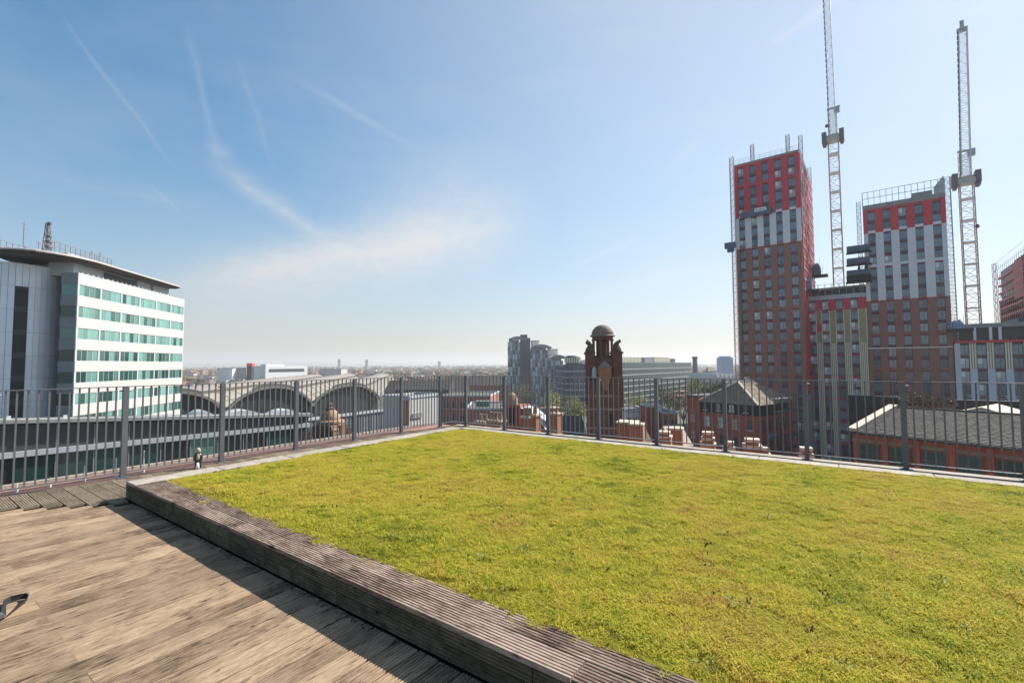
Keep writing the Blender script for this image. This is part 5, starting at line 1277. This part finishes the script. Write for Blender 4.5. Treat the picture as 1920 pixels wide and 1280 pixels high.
# walkway boards running out to the left railing
for i in range(0, 56):
    a = 0.25 + 0.15 * i
    if a > 8.42: break
    end = min(a - 8.1 - 0.003, -6.64 if a > 1.62 else 0)
    Lg = end + 7.87
    if Lg < 0.06: continue
    put('board', bmesh_len(Lg, 'deck2'), deck, (-7.87, a + 0.0715, rnd.uniform(-0.002, 0.002)), rz=-math.pi / 2)
# walkway along the right railing
for i in range(8):
    a = 7.36 + 0.15 * i
    if a > 8.4: break
    for k in range(6):
        put('board', bmesh_len(3.58, 'deck2'), deck, (-6.6 + 3.6 * k, a + 0.0715, rnd.uniform(-0.002, 0.002)), rz=-math.pi / 2)

# ---------------------------------------------------------------- raised planter
planter = thing('raised_planter', 'long low grooved timber planter wall holding the lawn above the deck', 'planter', (0, 0, 0), -TH)
core = MB(); core.box(-6.62, 5.2, 1.775, 2.03, 0.0, 0.155); core.box(-6.62, -6.36, 2.03, 7.4, 0, 0.155); core.box(-6.36, 5.2, 7.07, 7.31, 0, 0.155)
core.obj('wall_core', 'dark', planter)
x = -6.62; k = 0
for x0, x1 in [(-6.62, -4.85), (-4.843, -3.50), (-3.493, -2.60), (-2.593, -1.15), (-1.143, 0.6), (0.607, 2.4), (2.407, 5.2)]:
    # cladding, two boards high, on edge
    for zc, wd in ((0.126, 0.072), (0.047, 0.080)):
        me = board_mesh('cladding_board', x1 - x0, width=wd, ng=4, depth=0.005, mt='clad')
        o = put('cladding_board', me, planter, (x0, 1.7478, zc)); o.rotation_euler = Matrix(((0, 1, 0), (0, 0, -1), (-1, 0, 0))).to_euler()
for row, yc in ((0, 1.8185), (1, 1.9660)):
    x = -6.352
    lens = [2.3, 3.1, 2.2, 3.6, 2.0] if row == 0 else [2.85, 2.05, 3.4, 3.5]
    for Lg in lens:
        me = board_mesh('capping_board', Lg - 0.006, width=0.143, mt='cap', ng=7, depth=0.006)
        o = put('capping_board', me, planter, (x, yc, 0.19 + rnd.uniform(-0.003, 0.002)), rz=-math.pi / 2); x += Lg
# end face towards the left railing
me = board_mesh('cladding_board', 5.6, width=0.152, ng=7, depth=0.004, mt='clad')
o = put('cladding_board', me, planter, (-6.6225, 1.80, 0.082)); o.rotation_euler = Matrix(((0, 0, -1), (0, 1, 0), (1, 0, 0))).to_euler()

# pale stone kerb along two sides of the lawn
kerb = thing('stone_kerb', 'pale weathered stone kerb between the lawn and the walkway', 'kerb', (0, 0, 0), -TH)
def slab(name, x0, x1, y0, y1, z0, z1, parent, mt='kerb'):
    bm = bmesh.new(); bmesh.ops.create_cube(bm, size=1)
    bmesh.ops.scale(bm, vec=(x1 - x0, y1 - y0, z1 - z0), verts=bm.verts)
    bmesh.ops.bevel(bm, geom=bm.edges[:], offset=0.006, segments=1, affect='EDGES')
    me = bpy.data.meshes.new(name); bm.to_mesh(me); bm.free(); me.materials.append(M[mt])
    return put(name, me, parent, ((x0 + x1) / 2, (y0 + y1) / 2, (z0 + z1) / 2 + rnd.uniform(-0.003, 0.003)))
y = 1.752
while y < 7.0:
    slab('kerb_stone', -6.64, -6.36, y, y + 0.894, 0.156, 0.192, kerb); y += 0.9
x = -6.355
while x < 5.0:
    slab('kerb_stone', x, x + 0.894, 7.06, 7.33, 0.156, 0.192, kerb); x += 0.9

# ---------------------------------------------------------------- lawn
def hash_noise(x, y):
    return (math.sin(x * 1.7 + 1.3 * math.sin(y * 2.1)) + math.sin(y * 2.9 + 1.1 * math.sin(x * 3.3)) + 0.6 * math.sin(5.1 * x + 3.7 * y)) / 2.6
lm = MB(); NX, NY = 150, 72
X0, X1, Y0, Y1 = -6.37, 4.8, 2.0, 7.10
for jy in range(NY + 1):
    for ix in range(NX + 1):
        x = X0 + (X1 - X0) * ix / NX; y = Y0 + (Y1 - Y0) * jy / NY
        ed = min(x - X0, y - Y0, Y1 - y)
        lm.v.append((x, y, 0.165 + 0.006 * hash_noise(x * 1.3, y * 1.3) + 0.03 * min(1, ed / 0.25)))
for jy in range(NY):
    for ix in range(NX):
        a = jy * (NX + 1) + ix; lm.f.append((a, a + 1, a + NX + 2, a + NX + 1)); lm.m.append(0)
lawn = lm.obj('lawn', 'soil', None, 0, True); lawn.rotation_euler.z = -TH; structure(lawn)

# grass: leaf blades in tufts, spread over the lawn
gmat = bpy.data.materials.new('grass_blades'); t, n, l, p = nodes_of(gmat); p.inputs['Roughness'].default_value = 0.8; p.inputs['Specular IOR Level'].default_value = 0.08
ge = n.new('ShaderNodeNewGeometry'); oi = n.new('ShaderNodeObjectInfo')
n1 = n.new('ShaderNodeTexNoise'); n1.inputs['Scale'].default_value = 1.3; n1.inputs['Detail'].default_value = 5; n1.inputs['Roughness'].default_value = 0.6; l.new(ge.outputs['Position'], n1.inputs['Vector'])
n2 = n.new('ShaderNodeTexNoise'); n2.inputs['Scale'].default_value = 9; n2.inputs['Detail'].default_value = 5; n2.inputs['Roughness'].default_value = 0.7; l.new(ge.outputs['Position'], n2.inputs['Vector'])
ad = n.new('ShaderNodeMath'); ad.operation = 'MULTIPLY_ADD'; ad.inputs[1].default_value = 1.15; l.new(n1.outputs[0], ad.inputs[0])
ad2 = n.new('ShaderNodeMath'); ad2.operation = 'MULTIPLY_ADD'; ad2.inputs[1].default_value = 0.85; ad2.inputs[2].default_value = -0.70; l.new(n2.outputs[0], ad2.inputs[0])
l.new(ad2.outputs[0], ad.inputs[2])
ad3 = n.new('ShaderNodeMath'); ad3.operation = 'MULTIPLY_ADD'; ad3.inputs[1].default_value = 0.42; l.new(ge.outputs['Random Per Island'], ad3.inputs[0]); l.new(ad.outputs[0], ad3.inputs[2])
gc = ramp(n, l, ad3.outputs[0], [(0.17, (0.075, 0.125, 0.020)), (0.33, (0.35, 0.375, 0.038)), (0.50, (0.57, 0.52, 0.060)), (0.68, (0.61, 0.46, 0.092)), (0.90, (0.37, 0.235, 0.075))])
l.new(gc, p.inputs['Base Color'])
nm = n.new('ShaderNodeMix'); nm.data_type = 'VECTOR'; nm.inputs['Factor'].default_value = 0.72; l.new(ge.outputs['Normal'], nm.inputs['A']); nm.inputs['B'].default_value = (0, 0, 1)
nv = n.new('ShaderNodeVectorMath'); nv.operation = 'NORMALIZE'; l.new(nm.outputs['Result'], nv.inputs[0]); l.new(nv.outputs[0], p.inputs['Normal'])
tr = n.new('ShaderNodeBsdfTranslucent'); l.new(gc, tr.inputs['Color']); ms = n.new('ShaderNodeMixShader'); ms.inputs[0].default_value = 0.30
out = n['Material Output']; l.new(p.outputs[0], ms.inputs[1]); l.new(tr.outputs[0], ms.inputs[2]); l.new(ms.outputs[0], out.inputs[0])
def tuft_mesh(name, nb, rad, h0, h1, w, seed, lean=0.9, flat=False):
    r_ = random.Random(seed); mb = MB()
    for _ in range(nb):
        a = r_.uniform(0, 6.283); rr = rad * math.sqrt(r_.random()); x, y = rr * math.cos(a), rr * math.sin(a)
        h = r_.uniform(h0, h1); d = r_.uniform(0, 6.283); ln = min(0.034, r_.uniform(0.3, lean) * h); ww = w * r_.uniform(0.7, 1.3)
        px, py = -math.sin(d) * ww / 2, math.cos(d) * ww / 2; dx, dy = math.cos(d) * ln, math.sin(d) * ln
        hz = h * 0.62
        mb.add([(x - px, y - py, -0.004), (x + px, y + py, -0.004), (x + px * .8 + dx * .4, y + py * .8 + dy * .4, hz), (x - px * .8 + dx * .4, y - py * .8 + dy * .4, hz), (x + dx, y + dy, h * (0.8 if flat else 1))],
               [(0, 1, 2, 3), (3, 2, 4)])
    return mb.mesh(name, [gmat])
grass = bpy.data.objects.new('grass', tuft_mesh('grass', 420, 0.105, 0.003, 0.012, 0.0032, 1, 3.4)); C.objects.link(grass)
grass.location = grid(-3.0, 4.0, 0.19); stuff(grass)
grass2 = bpy.data.objects.new('grass', tuft_mesh('grass', 400, 0.12, 0.003, 0.015, 0.0032, 2, 3.0)); C.objects.link(grass2)
grass2.location = grid(-2.0, 3.5, 0.19); stuff(grass2)
def scatter(name, host_mesh, src, dens, seed, smin, smax, align=False):
    ng = bpy.data.node_groups.new(name, 'GeometryNodeTree')
    ng.interface.new_socket('Geometry', in_out='INPUT', socket_type='NodeSocketGeometry'); ng.interface.new_socket('Geometry', in_out='OUTPUT', socket_type='NodeSocketGeometry')
    nn, ll = ng.nodes, ng.links
    gi = nn.new('NodeGroupInput'); go = nn.new('NodeGroupOutput')
    dp = nn.new('GeometryNodeDistributePointsOnFaces'); dp.inputs['Density'].default_value = dens; dp.inputs['Seed'].default_value = seed
    io = nn.new('GeometryNodeInstanceOnPoints'); ob = nn.new('GeometryNodeObjectInfo'); ob.inputs['Object'].default_value = src; ob.inputs['As Instance'].default_value = True
    rv = nn.new('FunctionNodeRandomValue'); rv.data_type = 'FLOAT_VECTOR'; rv.inputs['Max'].default_value = (0.12, 0.12, 6.283)
    rs = nn.new('FunctionNodeRandomValue'); rs.data_type = 'FLOAT'
    rs.inputs[2].default_value = smin; rs.inputs[3].default_value = smax
    ll.new(gi.outputs[0], dp.inputs['Mesh']); ll.new(dp.outputs['Points'], io.inputs['Points']); ll.new(ob.outputs['Geometry'], io.inputs['Instance'])
    ll.new(rv.outputs['Value'], io.inputs['Rotation']); ll.new(rs.outputs[1], io.inputs['Scale']); ll.new(io.outputs['Instances'], go.inputs[0])
    o = bpy.data.objects.new(name, host_mesh); C.objects.link(o); md = o.modifiers.new('scatter', 'NODES'); md.node_group = ng
    o.rotation_euler.z = -TH; return stuff(o)
host = lawn.data.copy(); host.materials.clear(); host.materials.append(gmat)
scatter('grass', host, grass, 68, 1, 0.75, 1.2)
scatter('grass', host, grass2, 60, 5, 0.75, 1.25)
# ragged edge of turf creeping over the timber capping and the kerb
edge = MB()
r_ = random.Random(11)
def strip(x0, x1, yb, amp, along='x'):
    nseg = int(abs(x1 - x0) / 0.035)
    for i in range(nseg):
        p0 = x0 + (x1 - x0) * i / nseg; p1 = x0 + (x1 - x0) * (i + 1) / nseg
        if r_.random() < 0.25: continue
        d = amp * max(0.05, 0.45 + 0.5 * math.sin(p0 * 2.3) * math.sin(p0 * 0.9 + 1) + r_.uniform(-.25, .25))
        if along == 'x': edge.face([(p0, yb, 0.194), (p1, yb, 0.194), (p1, yb - d, 0.192), (p0, yb - d, 0.192)])
        else: edge.face([(yb, p0, 0.194), (yb, p1, 0.194), (yb - d, p1, 0.193), (yb - d, p0, 0.193)])
strip(-6.3, 4.8, 2.06, 0.085); strip(-6.3, 4.8, 7.04, -0.045); strip(2.05, 7.0, -6.34, 0.03, 'y')
eo = edge.obj('turf_edge', 'soil', None, 0); eo.rotation_euler.z = -TH; stuff(eo)
h2 = eo.data.copy(); h2.materials.clear(); h2.materials.append(gmat)
scatter('grass', h2, grass, 120, 9, 0.35, 0.75)
# dark worm casts and broad leaved weeds in the turf
casts = MB()
for _ in range(260):
    x, y = r_.uniform(-6.1, 3.2), r_.uniform(2.2, 6.9)
    if r_.random() < 0.5: x, y = r_.gauss(-3.0, 1.3), r_.gauss(3.6, 0.8)
    if not (-6.2 < x < 4.5 and 2.15 < y < 6.95): continue
    s_ = r_.uniform(0.004, 0.009); z = 0.202
    for q in range(r_.randint(1, 4)):
        x2, y2 = x + r_.gauss(0, .018), y + r_.gauss(0, .018); s2 = s_ * r_.uniform(.5, 1.2)
        casts.lathe([(s2, z - .01), (s2 * .8, z + .003), (s2 * .3, z + .006)], 5, 0, x2, y2)
M['cast'] = mat('worm_cast_soil', (0.06, 0.042, 0.022), 0.95, 0.3, 40)
co_ = casts.obj('worm_casts', 'cast', None, 0); co_.rotation_euler.z = -TH; stuff(co_)
weedm = leafmat('weed_leaves', (0.085, 0.125, 0.012), (0.16, 0.20, 0.025))
weeds = MB()
for _ in range(110):
    x, y = r_.uniform(-6.0, 3.4), r_.uniform(2.1, 6.9)
    if r_.random() < 0.6: x, y = r_.uniform(-3, 3.2), r_.uniform(2.06, 4.4)
    if r_.random() < 0.12: y = r_.choice([2.07, 2.1, 6.98])
    for k in range(r_.randint(5, 12)):
        a = r_.uniform(0, 6.28); q = r_.uniform(0.0, 0.05); s_ = r_.uniform(0.007, 0.017)
        cx, cy = x + q * math.cos(a), y + q * math.sin(a); z = r_.uniform(0.213, 0.226)
        ca, sa = math.cos(a), math.sin(a)
        weeds.add([(cx, cy, z - .008), (cx + s_ * ca - s_ * .4 * sa, cy + s_ * sa + s_ * .4 * ca, z + .006), (cx + 2 * s_ * ca, cy + 2 * s_ * sa, z), (cx + s_ * ca + s_ * .4 * sa, cy + s_ * sa - s_ * .4 * ca, z + .006)], [(0, 3, 2, 1)])
wo = weeds.obj('clover_weeds', [weedm], None, 0); wo.rotation_euler.z = -TH; stuff(wo)
# tuft hanging at the planter's corner
tf = MB()
for _ in range(260):
    x = -6.65 + r_.gauss(0, 0.035); y = 1.79 + r_.gauss(0, 0.04); z = r_.uniform(0.0, 0.17); h = r_.uniform(0.03, 0.09); a = r_.uniform(0, 6.28)
    dx, dy = math.cos(a) * h * .6, math.sin(a) * h * .6
    tf.add([(x - .003, y, z), (x + .003, y, z), (x + dx, y + dy, z + h * .7)], [(0, 1, 2)])
M['tuft'] = leafmat('corner_tuft_green', (0.07, 0.10, 0.02), (0.17, 0.19, 0.04))
tfo = tf.obj('grass_tuft', 'tuft', None, 0); tfo.rotation_euler.z = -TH
tag(tfo, 'green grass tuft sprouting from the far left corner of the timber planter', 'grass tuft')
moss = MB()
for _ in range(900):
    x = r_.uniform(-6.6, 2.0); y = 1.735 - abs(r_.gauss(0, 0.022)); s_ = r_.uniform(0.002, 0.008); z = 0.0
    if math.sin(x * 4.1) + math.sin(x * 9.7) * .6 + r_.uniform(-.8, .8) < 0: continue
    moss.lathe([(s_, z - .004), (s_ * .9, z + s_ * .5), (s_ * .3, z + s_ * .9)], 5, 0, x, y)
M['moss'] = mat('moss_and_litter', (0.055, 0.055, 0.022), 0.95, 0.4, 30)
mo = moss.obj('moss', 'moss', None, 0); mo.rotation_euler.z = -TH; stuff(mo)

# ---------------------------------------------------------------- railings
TOP, BOT = 1.225, 0.085
bar_me = MB().box(-0.0085, 0.0085, -0.0085, 0.0085, BOT + 0.006, TOP - 0.006).mesh('baluster', 'metal')
post_me = MB().box(-0.031, 0.031, -0.031, 0.031, -0.02, TOP - 0.012).box(-0.07, 0.07, -0.05, 0.05, 0.0, 0.012).mesh('post', 'metal')
clip_me = MB().box(-0.012, 0.03, -0.014, 0.014, 0, 0.014).mesh('clip', 'white')
def railing(label, group, origin, rz, posts, nbar, t0, t1):
    r = thing('railing', label, 'railing', origin, rz)
    for i, pz in enumerate(posts):
        po = put('post', post_me, r, (pz, 0, 0))
        put('clip', clip_me, po, (0.034, 0.0, TOP - 0.06))
    for p0, p1 in zip(posts[:-1], posts[1:]):
        q0, q1 = p0 + 0.055, p1 - 0.055
        put('top_rail', MB().box(q0 - .05, q1 + .05, -0.024, 0.024, TOP - 0.010, TOP).mesh('top_rail', 'metal'), r)
        put('bottom_rail', MB().box(q0, q1, -0.022, 0.022, BOT - 0.012, BOT).mesh('bottom_rail', 'metal'), r)
        for zb in (BOT - .006, TOP - .06):
            put('bracket', MB().box(p0 + .031, q0 + .012, -0.008, 0.008, zb - .008, zb + .008).box(q1 - .012, p1 - .031, -0.008, 0.008, zb - .008, zb + .008).mesh('bracket', 'metal'), r)
        for k in range(nbar):
            x = q0 + (q1 - q0) * (k + 0.5) / nbar
            put('baluster', bar_me, r, (x, 0, 0))
    return r
lposts = [-0.36 - 1.2, -0.36, 0.84, 2.04, 3.24, 4.44, 5.64, 6.84, 8.04, 8.50]
def rail_left():
    r = thing('railing', 'grey steel railing along the left edge of the terrace, office block behind it', 'railing', grid(-7.87, 0), -TH + math.pi / 2)
    return r
rl = railing('grey steel railing along the left edge of the terrace, in front of the office block', None, grid(-7.87, 0), -TH + math.pi / 2, lposts[:-1], 12, 0, 0)
# short closing panel to the corner
for k in range(4): put('baluster', bar_me, rl, (8.04 + 0.09 + k * 0.105, 0, 0))
put('top_rail', MB().box(8.045, 8.524, -0.024, 0.024, TOP - 0.010, TOP).mesh('top_rail', 'metal'), rl)
put('bottom_rail', MB().box(8.075, 8.52, -0.022, 0.022, BOT - 0.012, BOT).mesh('bottom_rail', 'metal'), rl)
rposts = [-7.45 + 1.165 * k for k in range(0, 11)]
rr = railing('dark grey steel railing across the back of the lawn, in front of the towers', None, grid(0, 8.5), -TH, rposts, 10, 0, 0)
for k in range(3): put('baluster', bar_me, rr, (-7.78 + k * 0.105, 0, 0))
put('top_rail', MB().box(-7.845, -7.45, -0.024, 0.024, TOP - 0.010, TOP).mesh('top_rail', 'metal'), rr)
put('bottom_rail', MB().box(-7.84, -7.49, -0.022, 0.022, BOT - 0.012, BOT).mesh('bottom_rail', 'metal'), rr)

# white rods on the red ledge outside the left railing
for i, (u, vb, vt, lab) in enumerate([
    (31, 922, 912, 'shortest white stub on the red ledge outside the railing, farthest left'),
    (94, 913, 900, 'second shortest white stub on the red ledge outside the railing'),
    (158, 902, 878, 'shortest of the three tall white rods on the red ledge'),
    (217, 894, 863, 'tall white rod on the red ledge just left of the first big post'),
    (269, 885, 850, 'tallest white rod on the red ledge just right of the first big post')]):
    d = at(u, vb, 1) - CAM; k_ = (-0.05 - CAM.z) / d.z; P0 = CAM + d * k_
    hgt = (vb - vt) / FPX * P0.y
    mb = MB(); mb.cyl(0, 0, 0.016, 0, 0.035, 8); mb.cyl(0, 0, 0.0075, 0.035, 0.035 + hgt, 8)
    o = mb.obj('white_rod', 'white', None, 0); o.location = P0; tag(o, lab, 'rod', 'white rods on the red ledge')

# decoy bird like figure at the foot of the left railing
fig = thing('bird_figure', 'small black figure with white head and foot standing against the left railing', 'ornament', grid(-7.72, 2.87, 0), -0.6)
M['figdk'] = mat('black_glaze', (0.016, 0.016, 0.02), 0.35, 0.3, 30)
mb = MB(); mb.lathe([(0.035, 0.0), (0.045, 0.02), (0.040, 0.07), (0.052, 0.12), (0.058, 0.17), (0.048, 0.205), (0.026, 0.225)], 12); mb.obj('body', 'figdk', fig, smooth=True)
mb = MB(); mb.lathe([(0.02, 0.22), (0.034, 0.24), (0.036, 0.262), (0.026, 0.285), (0.010, 0.296)], 12, 0, 0.004, -0.006)
mb.add([(0.03, -0.03, 0.27), (0.03, -0.01, 0.275), (0.062, -0.035, 0.278), (0.03, -0.02, 0.285)], [(0, 1, 2), (1, 3, 2), (3, 0, 2)])
mb.obj('head', 'kerb', fig, smooth=True)
mb = MB(); mb.lathe([(0.012, 0.12), (0.024, 0.15), (0.022, 0.19), (0.008, 0.215)], 8, 0, 0.044, -0.022); mb.obj('white_patch', 'kerb', fig, smooth=True)
mb = MB(); mb.lathe([(0.026, 0.0), (0.024, 0.04), (0.016, 0.085)], 8, 0, 0.040, -0.022); mb.obj('foot', 'white', fig, smooth=True)

# black strap lying on the deck
def ribbon(pts, w, th):
    mb = MB(); ns = len(pts)
    for i, (x, y, z, tw) in enumerate(pts):
        dz = Vector((math.sin(tw) * w / 2, 0, math.cos(tw) * w / 2))
        a = Vector((x, y, z)); tdir = Vector((pts[min(i + 1, ns - 1)][0] - pts[max(i - 1, 0)][0], pts[min(i + 1, ns - 1)][1] - pts[max(i - 1, 0)][1], 0)).normalized()
        nrm = Vector((tdir.y, -tdir.x, 0)) * th / 2; dz = Vector((nrm.normalized().x * math.sin(tw) * w / 2, nrm.normalized().y * math.sin(tw) * w / 2, math.cos(tw) * w / 2))
        mb.v += [tuple(a - dz - nrm), tuple(a + dz - nrm), tuple(a + dz + nrm), tuple(a - dz + nrm)]
    for i in range(ns - 1):
        for k in range(4): mb.f.append((4 * i + k, 4 * i + (k + 1) % 4, 4 * i + 4 + (k + 1) % 4, 4 * i + 4 + k)); mb.m.append(0)
    mb.f += [(3, 2, 1, 0), (4 * ns - 4, 4 * ns - 3, 4 * ns - 2, 4 * ns - 1)]; mb.m += [0, 0]
    return mb
def gp(u, v, z=0.0):
    d = at(u, v, 1) - CAM; return CAM + d * ((z - CAM.z) / d.z)
path = [(-60, 1175), (-25, 1172), (6, 1160), (24, 1147), (38, 1135), (48, 1126), (52, 1120), (48, 1117), (36, 1120), (20, 1124), (9, 1131), (8, 1140), (6, 1151), (-8, 1160), (-40, 1150), (-80, 1140)]
pts = []
for i, (u, v) in enumerate(path):
    q = gp(u, v, 0.018); pts.append((q.x, q.y, 0.020 + (0.004 if 7 < i < 12 else 0), [1.2, 1.1, .9, .7, .5, .35, .2, .1, .1, .2, .3, .4, .7, 1.0, 1.2, 1.2][i]))
fine_pts = []
for i in range(len(pts) - 1):
    for k in range(4):
        f = k / 4; fine_pts.append(tuple(pts[i][m] * (1 - f) + pts[i + 1][m] * f for m in range(4)))
st = ribbon(fine_pts + [pts[-1]], 0.034, 0.003).obj('strap', 'black', None, 0)
tag(st, 'looped black webbing strap lying on the deck', 'strap')
